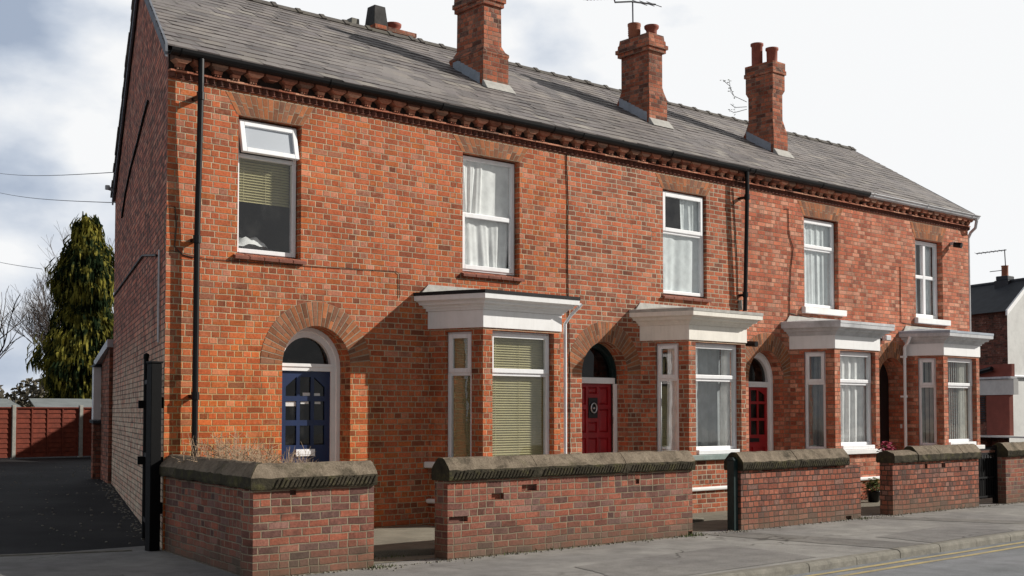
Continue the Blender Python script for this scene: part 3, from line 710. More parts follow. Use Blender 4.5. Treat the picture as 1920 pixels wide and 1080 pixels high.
# ---- bay window
def bay(parent, fx, yf, brick, paint, sillmat, corn='paint', roof='felt', content='blind', zsplit=2.13, label=None):
    W = 1.42; s = .325 * abs(yf) / .78
    P0, P1, P2, P3 = (fx - s, 0), (fx, yf), (fx + W, yf), (fx + W + s, 0)
    Ls = math.hypot(s, yf); ang = math.degrees(math.atan2(yf, s))
    TL = frame(P0[0], P0[1], ang); TF = frame(P1[0], P1[1], 0); TR = frame(P2[0], P2[1], -ang)
    k = Ls / .85
    sl = (.265 * k, .675 * k, .93, 2.70); fl = (.165, 1.30, .93, 2.715)
    m = MB()
    for T, L, h in ((TL, Ls, sl), (TF, W, fl), (TR, Ls, (Ls - sl[1], Ls - sl[0], sl[2], sl[3]))):
        hr = rect(*h); m.holes(rect(0, L, -.1, 2.76), [hr], T); m.reveal(hr, .14, T)
    bo = m.build('bay_window', brick, parent, label=label)
    def plan(off, y0=-.001):
        n = Vector((-yf, s)).normalized()          # along... outward normal of left side is (-|yf|,-s)/L
        nx, ny = yf / Ls, -s / Ls                  # outward normal (negative x, negative y)
        ax, ay = P0[0] + nx * off, P0[1] + ny * off
        # left offset line: point (ax,ay), direction (s,yf)
        t0 = (y0 - ay) / yf; lx0 = ax + s * t0
        t1 = (yf - off - ay) / yf; lx1 = ax + s * t1
        cx = fx + W / 2
        return [(lx0, y0), (lx1, yf - off), (2 * cx - lx1, yf - off), (2 * cx - lx0, y0)]
    # fascia
    m = MB(); m.prism(plan(.02), 2.745, 2.985); m.build('fascia', M[paint], bo, bevel=.004)
    # cornice: stacked mouldings
    prof = [(.022, 2.985), (.045, 2.985), (.05, 3.005), (.055, 3.022), (.085, 3.022), (.088, 3.040), (.10, 3.052), (.105, 3.062), (.155, 3.062), (.16, 3.080), (.175, 3.100), (.205, 3.115), (.21, 3.118), (.235, 3.118), (.238, 3.185)]
    m = MB(); m.grid([[(x, y, z) for x, y in plan(o)] for o, z in prof]); m.build('cornice', M[corn], bo)
    m = MB(); a, b = plan(.245), plan(.02)
    m.prism(a, 3.186, 3.232)
    top = [(a[0][0], 0, 3.30), (a[3][0], 0, 3.30)]
    m.poly([(a[1][0], a[1][1], 3.2325), (a[2][0], a[2][1], 3.2325), (a[2][0] - .35, 0, 3.32), (a[1][0] + .35, 0, 3.32)])
    m.poly([(a[0][0], 0, 3.2325), (a[1][0], a[1][1], 3.2325), (a[1][0] + .35, 0, 3.32)]); m.poly([(a[2][0], a[2][1], 3.2325), (a[3][0], 0, 3.2325), (a[2][0] - .35, 0, 3.32)])
    ro = m.build('bay_roof', M[roof], bo)
    m = MB(); m.hexa([(a[0][0] + .1, -.05, 3.225), (a[3][0] - .1, -.05, 3.225), (a[3][0] - .1, -.004, 3.225), (a[0][0] + .1, -.004, 3.225), (a[0][0] + .25, -.012, 3.36), (a[3][0] - .25, -.012, 3.36), (a[3][0] - .25, -.004, 3.36), (a[0][0] + .25, -.004, 3.36)])
    m.build('bay_flashing', M['leadp'], bo)
    m = MB(); pl = plan(.075); m.prism(pl, .845, .928)
    m.build('sill', M[sillmat], bo, bevel=.01)
    m = MB(); m.prism(plan(.05), .36, .42); m.build('plinth', M['wsill'], bo, bevel=.02)
    # windows in the three openings
    for T, h, rec in ((TL, sl, .065), (TF, fl, .10), (TR, (Ls - sl[1], Ls - sl[0], sl[2], sl[3]), .065)):
        u0, u1, z0, z1 = h
        front = T is TF
        m = MB(); fw = .055
        if front and content != 'blind': m.box(u0 + .06, u1 - .06, -.01, rec, z0 + .002, z0 + .07, T=T); zz0 = z0 + .07
        else: zz0 = z0 + .002
        frame_bars(m, T, u0 + .002, u1 - .002, zz0, z1 - .002, fw, rec, rec + .07)
        bar(m, T, u0 + fw, u1 - fw, zsplit - .03, zsplit + .03, rec, rec + .07)
        wf = m.build('window_frame', M['white'], bo, bevel=.005)
        m = MB(); a0, a1 = u0 + .028, u1 - .028
        frame_bars(m, T, a0, a1, zsplit + .012, z1 - .03, .06, rec - .022, rec + .03)
        m.build('opening_light', M['white'], bo, bevel=.005)
        m = MB()
        m.poly([T(u0 + .05, rec + .035, zz0 + .05), T(u1 - .05, rec + .035, zz0 + .05), T(u1 - .05, rec + .035, zsplit), T(u0 + .05, rec + .035, zsplit)])
        m.poly([T(u0 + .07, rec + .012, zsplit + .05), T(u1 - .07, rec + .012, zsplit + .05), T(u1 - .07, rec + .012, z1 - .06), T(u0 + .07, rec + .012, z1 - .06)])
        m.build('pane', M['glass'], bo)
        if content == 'blind': slats(T, u0 + .03, u1 - .03, z0 + .02, z1 - .03, rec + .075, M['blind'], bo)
        elif content == 'net':
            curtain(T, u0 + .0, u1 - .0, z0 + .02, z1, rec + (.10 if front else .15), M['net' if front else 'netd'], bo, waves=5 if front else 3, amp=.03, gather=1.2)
        elif content == 'drape':
            if front:
                curtain(T, u0 + .03, u0 + .26, z0 + .02, z1, rec + .10, M['net'], bo, waves=2, amp=.03, gather=1.5)
                curtain(T, u1 - .10, u1 - .03, z0 + .02, z1, rec + .10, M['net'], bo, waves=1, amp=.02)
            if front: curtain(T, u0 + .05, u1 - .05, z0 + .02, z1, rec + .30, M['netg'], bo, waves=4, amp=.03)  # grey net added behind the glass for its paler, reflecting look
            if not front: curtain(T, u0 + .15, u1 - .05, z0 + .02, z1, rec + .11, M['net'], bo, waves=2, amp=.03, gather=1.5)
        elif content == 'vertical': vslats(T, u0 + .03, u1 - .03, z0 + .03, z1 - .04, rec + .08, M['blindw'], bo)
    return bo

def chimney(parent, x0, x1, y0, y1, spec):
    """spec: list of (z, dx, dy) outward offsets; flat steps give corbels"""
    m = MB(); rows = []
    for z, o in spec: rows.append([(x0 - o, y0 - o, z), (x1 + o, y0 - o, z), (x1 + o, y1 + o, z), (x0 - o, y1 + o, z)])
    m.grid(rows, True); m.poly(rows[-1])
    c = m.build('chimney', M['chim'], parent)
    # stepped lead up the side and an apron at the front
    rz = lambda y: EZ + SLOPE * (y - EY)
    m = MB(); n = 7; o0 = spec[0][1]
    for k in range(n):
        a, b = y0 + (y1 - y0) * k / n, y0 + (y1 - y0) * (k + 1) / n
        for X, sgn in ((x0 - o0, -1),):
            d = .006 + .002 * (k % 2)
            m.hexa([(X + sgn * d, a, rz(a) - .03), (X + sgn * d, b, rz(b) - .03), (X, b, rz(b) - .03), (X, a, rz(a) - .03), (X + sgn * d, a, rz(b) + .13), (X + sgn * d, b, rz(b) + .17), (X, b, rz(b) + .17), (X, a, rz(b) + .13)])
    m.build('step_flashing', M['lead'], c, recalc=True)
    m = MB(); yA = y0 - o0
    m.hexa([(x0 - o0 - .03, yA - .14, rz(yA - .14) + .02), (x1 + o0 + .06, yA - .14, rz(yA - .14) + .02), (x1 + o0 + .03, yA, rz(yA) - .01), (x0 - o0 - .03, yA, rz(yA) - .01), (x0 - o0 - .02, yA - .03, rz(yA) + .09), (x1 + o0 + .02, yA - .03, rz(yA) + .09), (x1 + o0 + .02, yA, rz(yA) + .11), (x0 - o0 - .02, yA, rz(yA) + .11)])
    m.build('flashing_apron', M['leadp'], c, bevel=.01)
    return c
def pot(parent, x, y, z, prof, mat):
    m = MB(); m.lathe(prof + [(prof[-1][0] - .025, prof[-1][1]), (prof[-1][0] - .03, prof[-1][1] - .15)], (x, y, z), 18)
    return m.build('chimney_pot', M[mat], parent, smooth=True)

ROOF_LABEL = None
houses = []
specs = [
 dict(xa=SEAM[0], xb=SEAM[1], label='left-hand end house with blue glazed door and exposed side gable', brick='brick1'),
 dict(xa=SEAM[1], xb=SEAM[2], label='terraced house with panelled red door bearing a round knocker', brick='brick2'),
 dict(xa=SEAM[2], xb=SEAM[3], label='terraced house with red glazed door under a white arched frame', brick='brick3'),
 dict(xa=SEAM[3], xb=SEAM[4], label='right-hand end house with open black doorway and four-pane upper window', brick='brick4'),
]
UP = [(.92, 1.81, 3.555, 5.25), (4.43, 5.50, 3.60, 5.29), (8.62, 9.72, 3.545, 5.28), (12.49, 13.58, 3.555, 5.245), (16.31, 17.38, 3.555, 5.195)]
DOOR = [(2.06, .505, 2.2), (7.27, .505, 2.2), (11.33, .505, 2.2), (15.40, .50, 2.2)]
BAY = [(4.165, -.78), (8.385, -.745), (12.335, -.74), (16.19, -.66)]
REC_D = .27
for i, sp in enumerate(specs):
    h = thing('terraced_house', sp['label'], 'house', (.5 * (sp['xa'] + sp['xb']), 0, 0), 'houses of the red brick terrace')
    houses.append(h); xa, xb = sp['xa'], sp['xb']; bm = M[sp['brick']]
    ups = [u for u in UP if xa < u[0] < xb]; drs = [d for d in DOOR if xa < d[0] < xb]
    fx, yf = BAY[i]
    rects = [(u[0], u[1], u[2] - .02, u[3], .19) for u in ups] + [(fx - .1, fx + 1.5, .9, 2.7, .1)]
    house_wall(h, xa, xb, bm, rects, [(d[0], d[1], d[2], REC_D + .15) for d in drs])
    house_roof(h, xa, xb, i == 0, i == 3)
    cornice(h, xa, xb)
    for u in ups: flat_lintel(h, u[0] - .02, u[1] + .02, u[3] + .003, 5.515)
    for d in drs: arch_ring(h, d[0], d[2], d[1], d[1] + .31)
    # interior and rear closing
    m = MB()
    sl = (lambda y: y * AX) if i == 0 else (lambda y: 0)
    sr = (lambda y: y * AX) if i == 3 else (lambda y: 0)
    m.poly([(xb + sr(9), 9, -.1), (xa + sl(9), 9, -.1), (xa + sl(9), 9, BZ - .1), (xb + sr(9), 9, BZ - .1)])
    m.build('rear_wall', M['gable'], h)
    m = MB(); y = 3.2
    m.poly([(xa + .1 + sl(y), y, 0), (xb - .1, y, 0), (xb - .1, y, 5.7), (xa + .1 + sl(y), y, 5.7)])
    m.poly([(xa + .1, .3, 2.95), (xb - .1, .3, 2.95), (xb - .1, y, 2.95), (xa + sl(y) + .1, y, 2.95)])
    m.poly([(xb - .05, .16, 0), (xb - .05, 3.2, 0), (xb - .05, 3.2, 5.7), (xb - .05, .16, 5.7)])
    m.build('interior', M['room'], h)
H1, H2, H3, H4 = houses
m = MB(); m.hexa([(13.67, 9.02, -.1), (17.2, 9.02, -.1), (17.2, 18.2, -.1), (13.67, 18.2, -.1), (13.67, 9.02, 5.5), (17.2, 9.02, 5.5), (17.2, 18.2, 5.5), (13.67, 18.2, 5.5)]); m.build('rear_wing', M['gable'], H3)
m = MB(); m.box(8.8, 10.7, 9.02, 14.5, -.1, 4.9); m.build('rear_wing', M['gable'], H2)

# end walls
def end_wall(parent, x0, mat, flip, name):
    m = MB(); pts = [(0, -.1), (0, EZ - .02), (RY, RZ - .02), (BY, BZ), (BY, -.1)]
    P = [(x0 + y * AX, y, z) for y, z in pts]
    m.poly(P if not flip else list(reversed(P)))
    return m.build(name, mat, parent)
end_wall(H1, 0.0, M['gable'], False, 'gable_wall'); end_wall(H4, SEAM[4], M['brick4'], True, 'gable_wall')
m = MB()   # verge boards of the left gable
def vboard(m, x0, ya, za, yb, zb, w=.15, t=.03, out=-.06):
    a = Vector((x0 + ya * AX + out, ya, za)); b = Vector((x0 + yb * AX + out, yb, zb))
    m.hexa([a + Vector((0, 0, -w)), a + Vector((t, 0, -w)), b + Vector((t, 0, -w)), b + Vector((0, 0, -w)), a, a + Vector((t, 0, 0)), b + Vector((t, 0, 0)), b])
vboard(m, 0, EY - .06, EZ + .0, RY, RZ + .01, w=.17); vboard(m, 0, RY, RZ + .01, BY + .1, BZ - .02, w=.13)
m.build('verge_board', M['verge'], H1, recalc=True)
m = MB(); vboard(m, SEAM[4], EY - .02, EZ, RY, RZ + .01, out=.085); m.build('verge_board', M['verge'], H4, recalc=True)
m = MB()   # ragged slate edge along the rear verge
for k in range(22):
    f0, f1 = k / 22, (k + 1) / 22; y0, y1 = RY + (BY + .08 - RY) * f0, RY + (BY + .08 - RY) * f1
    z0, z1 = RZ + (BZ - .02 - RZ) * f0, RZ + (BZ - .02 - RZ) * f1; o = -.08 - random.uniform(0, .025)
    m.hexa([(y0 * AX + o, y0, z0 + .005), (y0 * AX + .1, y0, z0 + .005), (y1 * AX + .1, y1, z1 + .005), (y1 * AX + o, y1, z1 + .005), (y0 * AX + o, y0, z0 + .03), (y0 * AX + .1, y0, z0 + .03), (y1 * AX + .1, y1, z1 + .045), (y1 * AX + o, y1, z1 + .045)])
m.build('verge_slates', M['slate'], H1)

# gutters and pipes
gutter(H1, -.06, SEAM[1]); gutter(H2, SEAM[1], SEAM[2]); gutter(H3, SEAM[2], 14.35); gutter(H4, 14.35, SEAM[4] + .12, 'greyp', 'ogee')
downpipe(H1, .33, .02); downpipe(H2, 10.60, 3.36)
m = MB(); x = SEAM[4] + .03
m.tube([(x, -.19, 5.82), (x, -.19, 5.74), (x + .02, -.15, 5.6), (x + .06, -.02, 5.52), (x + .09, .06, 5.4), (x + .09, .06, 3)], .033, 10); m.build('downpipe', M['greyp'], H4)

# upper windows -------------------------------------------------------------
u = UP[0]; w = window(H1, FRONT, u[0] + .015, u[1] - .015, u[2] + .015, u[3] - .02, .10, zt=4.78, open_top=.22, sash_top=True, label='upper window with its top light tilted open')
slats(FRONT, u[0] + .06, u[1] - .06, 4.22, 4.75, .195, M['blind'], w); tile_sill(H1, u[0] - .06, u[1] + .06, u[2])
m = MB()                                             # heaped white bedding on the sill inside
rows = []
for k in range(7):
    f = k / 6; rows.append([(u[0] + .05 + .78 * j / 10, .24 + .25 * f, u[2] + .06 + (.20 * math.sin(math.pi * min(1, (j + .6) / 9)) + .03 * math.sin(j * 2.3 + k)) * math.sin(math.pi * (.15 + .75 * f))) for j in range(11)])
m.grid(rows); m.build('bedding', M['net'], w, smooth=True)
u = UP[1]; w = window(H1, FRONT, u[0] + .01, u[1] - .015, u[2] + .015, u[3] - .02, .10, zt=4.43, sash_top=False, sash_low=True, label='upper window hung with white drapes')
tile_sill(H1, u[0] - .03, u[1] + .06, u[2])
# the drape: upper curtain with a torn window in it, lower curtain
curtain(FRONT, u[0] + .05, u[0] + .52, 4.42, u[3] - .04, .160, M['net'], w, waves=3, amp=.016, gather=2)
curtain(FRONT, u[0] + .45, u[1] - .04, 4.42, u[3] - .04, .172, M['net'], w, waves=1, amp=.012)
curtain(FRONT, u[0] + .05, u[1] - .04, u[2] + .03, 4.42, .165, M['net'], w, waves=4, amp=.016, gather=2.5)
u = UP[2]; w = window(H2, FRONT, u[0] + .015, u[1] - .015, u[2] + .015, u[3] - .02, .06, zt=4.58)
curtain(FRONT, u[0] + .05, u[1] - .04, u[2] + .03, 4.58, .125, M['netw'], w, waves=2, amp=.014, gather=2); tile_sill(H2, u[0] - .03, u[1] + .06, u[2])
curtain(FRONT, u[0] + .55, u[1] - .04, 4.6, u[3], .13, M['netw'], w, waves=2, amp=.03)
u = UP[3]; w = window(H3, FRONT, u[0] + .015, u[1] - .015, u[2] + .015, u[3] - .02, .09, zt=4.66)
curtain(FRONT, u[0] + .05, u[1] - .04, u[2] + .03, u[3] - .05, .16, M['netw'], w, waves=5, amp=.016, gather=1); stone_sill(H3, u[0] - .09, u[1] + .14, 3.43, 3.555)
u = UP[4]; w = window(H4, FRONT, u[0] + .015, u[1] - .015, u[2] + .015, u[3] - .02, .12, zt=4.42, mull=.5 * (u[0] + u[1]), sash_top=False, fw=.075)
curtain(FRONT, u[0] + .05, u[0] + .45, u[2] + .03, u[3] - .05, .24, M['netw'], w, waves=3, amp=.03); curtain(FRONT, u[1] - .4, u[1] - .05, u[2] + .03, u[3] - .05, .25, M['netw'], w, waves=3, amp=.03)
stone_sill(H4, u[0] - .06, u[1] + .16, 3.43, 3.555)

# bays ------------------------------------------------------------------------
bay(H1, *BAY[0], M['brick1'], 'paint', 'wsill', 'paint', 'felt', 'blind')
bay(H2, *BAY[1], M['brick2'], 'cream', 'teal', 'cream', 'leadp', 'drape')
bay(H3, *BAY[2], M['brick3'], 'paint', 'wsill', 'greyp', 'greyp', 'net')
bay(H4, *BAY[3], M['brick4'], 'paint', 'wsill', 'greyp', 'lead', 'vertical')
m = MB(); m.tube([(5.80, -1.0, 3.14), (5.70, -.88, 2.98), (5.66, -.80, 2.86), (5.66, -.80, .1)], .024, 8); m.build('white_waste_pipe', M['white'], H1)
m = MB(); m.tube([(15.74, -.2, 3.12), (15.74, -.15, 3.0), (15.74, -.07, 2.92), (15.74, -.07, .3)], .03, 8)
for z in (2.7, 1.9): m.box(15.68, 15.80, -.09, -.0, z, z + .04)
m.build('downpipe', M['white'], H4)

# doors -------------------------------------------------------------------------
def leaf(parent, u0, u1, z0, z1, d, mat, holes, name='door', backs=None, raised=None, label=None):
    m = MB(); plate(m, FRONT, rect(u0, u1, z0, z1), holes, d, .022)
    if raised:
        for a, b, c, e in raised: m.hexa([(a, d + .022, c), (b, d + .022, c), (b, d + .024, e), (a, d + .024, e)] and [(a + .03, d + .004, c + .03), (b - .03, d + .004, c + .03), (b, d + .0215, c), (a, d + .0215, c), (a + .03, d + .004, e - .03), (b - .03, d + .004, e - .03), (b, d + .0215, e), (a, d + .0215, e)])
        m.poly([(u0 + .01, d + .022, z0 + .01), (u1 - .01, d + .022, z0 + .01), (u1 - .01, d + .022, z1 - .01), (u0 + .01, d + .022, z1 - .01)])
    return m.build(name, M[mat], parent, label=label)
# blue door, nine lights
uc, r, zs = DOOR[0]
fr = door_frame(H1, uc, r - .003, zs, 0.02, 2.135, REC_D - .03, .13, 'paint'); fanlight(fr, uc, r - .13, zs, 2.22, REC_D + .05)
u0, u1 = uc - r + .13, uc + r - .13; wd = (u1 - u0)
hs = []
for row, (a, b) in enumerate(((1.18, 1.43), (1.50, 1.745), (1.81, 2.06))):
    for c in range(3):
        p = u0 + .085 + c * (wd - .17 + .05) / 3; q = p + (wd - .17 + .05) / 3 - .05
        if row == 2 and c != 1: hs.append([(p, a), (q, a), (q, b - (.13 if c == 2 else 0)), (p, b - (.13 if c == 0 else 0))])
        else: hs.append(rect(p, q, a, b))
dr = leaf(H1, u0, u1, .05, 2.135, REC_D + .01, 'blue', hs)
m = MB(); m.poly([(u0 + .05, REC_D + .03, .5), (u1 - .05, REC_D + .03, .5), (u1 - .05, REC_D + .03, 2.1), (u0 + .05, REC_D + .03, 2.1)]); m.build('door_pane', M['glassd'], dr)
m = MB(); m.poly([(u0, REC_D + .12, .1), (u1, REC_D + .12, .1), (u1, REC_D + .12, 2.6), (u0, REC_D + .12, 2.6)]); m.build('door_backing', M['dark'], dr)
m = MB(); m.box(uc - .14, uc + .14, REC_D - .008, REC_D + .008, 1.035, 1.125); m.box(uc - .11, uc + .11, REC_D - .014, REC_D - .008, 1.055, 1.105); m.build('letterbox', M['white'], dr, bevel=.004)
m = MB()
for k, (a, b, c, e) in enumerate(((hs[3][0][0], hs[3][1][0], 1.68, 1.74), (hs[4][0][0] + .02, hs[4][1][0] - .02, 1.71, 1.74), (hs[5][0][0] + .02, hs[5][1][0] - .05, 1.71, 1.74), (hs[7][0][0] + .05, hs[7][1][0], 1.815, 1.855), (hs[8][0][0] + .01, hs[8][1][0] - .06, 1.815, 1.85))):
    m.poly([(a, REC_D + .028, c), (b, REC_D + .028, c), (b, REC_D + .028, e), (a, REC_D + .028, e)])
m.build('paper_notice', M['paper'], dr)
m = MB(); m.box(uc - r - .0, uc - r + .035, .12, .16, 1.44, 1.54); m.build('doorbell', M['white'], H1)
m = MB(); m.box(uc - r, uc + r, -.12, .4, -.02, .10); m.build('door_step', M['kerb'], H1, bevel=.01)
# dark red panelled door
uc, r, zs = DOOR[1]
fr = door_frame(H2, uc, r - .003, zs, .02, 2.06, REC_D - .03, .085, 'greenpost')
m = MB(); m.box(uc - r + .07, uc + r - .06, REC_D - .05, REC_D - .02, 2.055, 2.15); m.box(uc + r - .085, uc + r - .005, REC_D - .048, REC_D - .018, .05, 2.054); m.build('door_casing', M['paint'], fr, bevel=.006); fanlight(fr, uc, r - .09, zs, 2.15, REC_D + .05)
u0, u1 = uc - r + .085, uc + r - .085; wd = u1 - u0; hs = []
cols = [(u0 + .075, u0 + .275), (u0 + .325, u1 - .325), (u1 - .275, u1 - .075)]
for a, b in cols:
    for c, e in ((.18, .50), (.57, .82), (.89, 1.20), (1.28, 1.65), (1.72, 2.0)):
        if a == cols[1][0]:
            if c == 1.28: c, e = 1.28, 1.45
            if c == 1.72: c, e = 1.89, 2.0
        hs.append(rect(a, b, c, e))
dr = leaf(H2, u0, u1, .05, 2.055, REC_D + .01, 'red', hs, raised=[(h[0][0] + .005, h[1][0] - .005, h[0][1] + .005, h[2][1] - .005) for h in hs])
m = MB(); cx = .5 * (u0 + u1); m.box(cx - .10, cx + .10, REC_D - .004, REC_D + .009, 1.51, 1.83); m.build('door_plate', M['blackdoor'], dr, bevel=.004)
m = MB(); pts = [(cx + .062 * math.cos(t * math.pi / 10), REC_D - .02, 1.67 + .075 * math.sin(t * math.pi / 10)) for t in range(21)]; m.tube(pts, .013, 6, caps=False); m.lathe([(.001, 0), (.025, .004), (.02, .03), (.001, .034)], (cx, REC_D - .02, 1.65), 8); m.build('knocker', M['steel'], dr, smooth=True)
m = MB(); m.box(uc + r - .10, uc + r - .07, REC_D - .04, REC_D - .03, 1.42, 1.52); m.build('lock_plate', M['steel'], dr)
m = MB(); m.box(uc - r, uc + r, -.1, .4, -.02, .10); m.build('door_step', M['kerb'], H2, bevel=.01)
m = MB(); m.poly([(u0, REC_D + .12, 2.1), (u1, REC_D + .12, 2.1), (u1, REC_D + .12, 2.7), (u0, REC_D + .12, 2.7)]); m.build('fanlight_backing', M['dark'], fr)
# scarlet glazed door
uc, r, zs = DOOR[2]
fr = door_frame(H3, uc, r - .003, zs, .02, 2.055, REC_D - .03, .12, 'paint'); fanlight(fr, uc, r - .12, zs, 2.14, REC_D + .05)
u0, u1 = uc - r + .12, uc + r - .12; wd = u1 - u0; hs = []
for row, (a, b) in enumerate(((1.20, 1.45), (1.50, 1.75), (1.80, 2.0))):
    for c in range(3):
        p = u0 + .07 + c * (wd - .14 + .04) / 3; q = p + (wd - .14 + .04) / 3 - .04
        if row == 2 and c != 1: hs.append([(p, a), (q, a), (q, b - (.08 if c == 2 else 0)), (p, b - (.08 if c == 0 else 0))])
        else: hs.append(rect(p, q, a, b))
pan = [rect(u0 + .08, uc - .04, .15, .98), rect(uc + .04, u1 - .08, .15, .98)]
dr = leaf(H3, u0, u1, .05, 2.05, REC_D + .01, 'reds', hs + pan)
m = MB()
for h in pan: m.poly([(a, REC_D + .031, b) for a, b in h])
m.build('door_panel', M['reds'], dr)
m = MB(); m.poly([(u0 + .05, REC_D + .028, 1.15), (u1 - .05, REC_D + .028, 1.15), (u1 - .05, REC_D + .028, 2.03), (u0 + .05, REC_D + .028, 2.03)]); m.build('door_pane', M['glassd'], dr)
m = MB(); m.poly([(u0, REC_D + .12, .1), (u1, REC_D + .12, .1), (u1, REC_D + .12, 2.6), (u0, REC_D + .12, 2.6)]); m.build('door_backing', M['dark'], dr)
m = MB(); m.box(uc - .13, uc + .13, REC_D - .004, REC_D + .009, 1.07, 1.14); m.build('letterbox', M['blackdoor'], dr, bevel=.003)
m = MB(); m.box(uc - r, uc + r, -.1, .4, -.02, .10); m.build('door_step', M['kerb'], H3, bevel=.01)
# black door set deep in its arch
uc, r, zs = DOOR[3]
m = MB(); ap = archpoly(uc, r - .003, .02, zs); m.poly([(a, .40, b) for a, b in ap]); dr = m.build('door', M['blackdoor'], H4)
m = MB()
for c, e in ((.2, .9), (1.0, 1.9)):
    for a, b in ((uc - .36, uc - .05), (uc + .05, uc + .36)): m.box(a, b, .388, .399, c, e)
m.build('door_panel', M['blackdoor'], dr, bevel=.008)
m = MB(); m.box(uc + r - .012, uc + r - .001, .10, .14, 1.28, 1.36); m.build('doorbell', M['paint'], H4)

# chimneys -----------------------------------------------------------------------
c1 = chimney(H1, 6.10, 6.46, 1.56, 2.26, [(6.5, .085), (7.36, .085), (7.38, .095), (7.42, .095), (7.46, .05), (7.56, .005), (8.20, .0), (8.20, .035), (8.275, .035), (8.275, .06), (8.35, .06), (8.35, .04), (8.62, .03)])
pot(c1, 6.22, 1.92, 8.6, [(.12, 0), (.115, .3), (.14, .33), (.14, .37)], 'pot')
c2 = chimney(H2, 10.04, 10.40, 1.60, 2.30, [(6.5, .06), (7.36, .06), (7.40, .05), (7.50, .02), (7.60, .0), (8.23, .0), (8.23, .05), (8.30, .05), (8.30, .08), (8.37, .08), (8.37, .05), (8.45, .045), (8.47, .03), (8.56, .02)])
pot(c2, 10.13, 2.05, 8.55, [(.105, 0), (.11, .06), (.12, .08), (.11, .10), (.12, .12), (.11, .14), (.12, .16), (.11, .18), (.12, .20), (.115, .22), (.125, .25), (.125, .29)], 'potlt')
pot(c2, 10.31, 1.78, 8.55, [(.09, 0), (.095, .10), (.10, .14), (.135, .18), (.14, .22), (.13, .23)], 'pot')
c3 = chimney(H3, 13.50, 13.82, 1.44, 2.05, [(6.4, .07), (7.24, .07), (7.30, .045), (7.42, .02), (7.50, .0), (8.02, .0), (8.10, .035), (8.42, .035), (8.42, .06), (8.50, .06), (8.50, .045), (8.66, .045)])
pot(c3, 13.58, 1.88, 8.65, [(.11, 0), (.112, .10), (.112, .41), (.132, .43), (.132, .47)], 'pot')
pot(c3, 13.73, 1.62, 8.65, [(.125, 0), (.108, .06), (.112, .29), (.132, .31), (.132, .35)], 'pot')
# rear stack behind the ridge
m = MB(); m.box(6.86, 7.76, 5.75, 6.25, 7.0, 8.98); m.box(6.82, 7.80, 5.72, 6.28, 8.981, 9.06); cr = m.build('rear_chimney', M['chim'], H2)
for x, y, sz, z0, hh, mt in ((6.56, 6.1, .12, 8.2, .98, 'potgr'), (7.02, 5.98, .17, 9.061, .42, 'potdk')):
    m = MB(); t = sz * .74
    m.hexa([(x - sz, y - sz, z0), (x + sz, y - sz, z0), (x + sz, y + sz, z0), (x - sz, y + sz, z0), (x - t, y - t, z0 + hh), (x + t, y - t, z0 + hh), (x + t, y + t, z0 + hh), (x - t, y + t, z0 + hh)]); m.build('chimney_pot', M[mt], cr, bevel=.012)
pot(cr, 7.42, 6.0, 9.06, [(.10, 0), (.12, .06), (.17, .12), (.175, .17), (.16, .18)], 'pot')
m = MB(); m.box(15.15, 15.6, 5.8, 6.3, 7, 8.42); m.box(15.1, 15.65, 5.75, 6.35, 8.42, 8.5); cr2 = m.build('rear_chimney', M['chim'], H4)
pot(cr2, 15.3, 6.0, 8.48, [(.10, 0), (.10, .15), (.12, .18)], 'potdk')

# things fixed on the fronts ---------------------------------------------------
def cable(name, label, pts, r=.006, parent=None, mat='cable', group=None):
    m = MB(); m.tube(pts, r, 5); o = m.build(name, M[mat]); tag(o, label, 'cable', group); return o
cable('wall_cable', 'thin dark cable crossing below the first upper window', [(.05, -.012, 3.50), (.5, -.012, 3.44), (1.1, -.012, 3.445), (2.2, -.012, 3.47), (3.28, -.012, 3.50), (3.33, -.012, 3.47), (3.335, -.012, 3.15)], .0045, mat='bark')
cable('wall_cable', 'pale cable looped around the front left corner of the terrace', [(-.012, .01, 3.50), (-.03, -.01, 3.9), (.0, -.02, 4.03), (.10, -.012, 4.02), (.12, -.012, 3.8), (.10, -.012, 3.55), (.2, -.012, 3.46), (.35, -.012, 3.44)], .007, mat='bark')
cable('wall_cable', 'black cable dropping down the joint beside the second window', [(6.44, -.012, 5.54), (6.47, -.012, 4.8), (6.46, -.012, 3.9), (6.47, -.012, 3.3), (6.50, -.012, 2.2), (6.49, -.012, .4)], .008)
cable('wall_cable', 'wandering dark cable right of the black downpipe', [(11.9, -.012, 5.30), (12.0, -.012, 5.32), (12.02, -.012, 4.85), (12.14, -.012, 4.6), (12.06, -.012, 4.2), (12.02, -.012, 3.7), (12.0, -.012, 3.35)], .007)
cable('wall_cable', 'black cable running down behind the black downpipe', [(10.42, -.012, 5.5), (10.47, -.012, 4.9), (10.52, -.012, 4.2), (10.54, -.012, 3.5)], .008)
cable('wall_cable', 'thin cable turning below the four-pane upper window', [(15.72, -.012, 4.55), (15.72, -.012, 3.42), (16.2, -.012, 3.38), (16.9, -.012, 3.36)], .007)
cable('wall_cable', 'sagging black cable under the white sill of the third bay house', [(12.0, -.012, 3.40), (12.5, -.012, 3.36), (13.2, -.012, 3.30), (14.0, -.012, 3.26), (15.2, -.012, 3.32)], .007)
gx = lambda t, z, o=-.02: (t * math.sin(R(19)) + o, t * math.cos(R(19)), z)
cable('wall_cable', 'twin black cables clipped along the side gable', [gx(1.0, 3.56), gx(3, 3.80), gx(6, 3.80), gx(9.4, 3.80)], .016)
cable('wall_cable', 'black cable sagging down the upper side gable', [gx(2.5, 5.87), gx(3.2, 5.8), gx(4.2, 5.66), gx(5.6, 5.5), gx(6.6, 5.3), gx(7.4, 5.0)], .018)
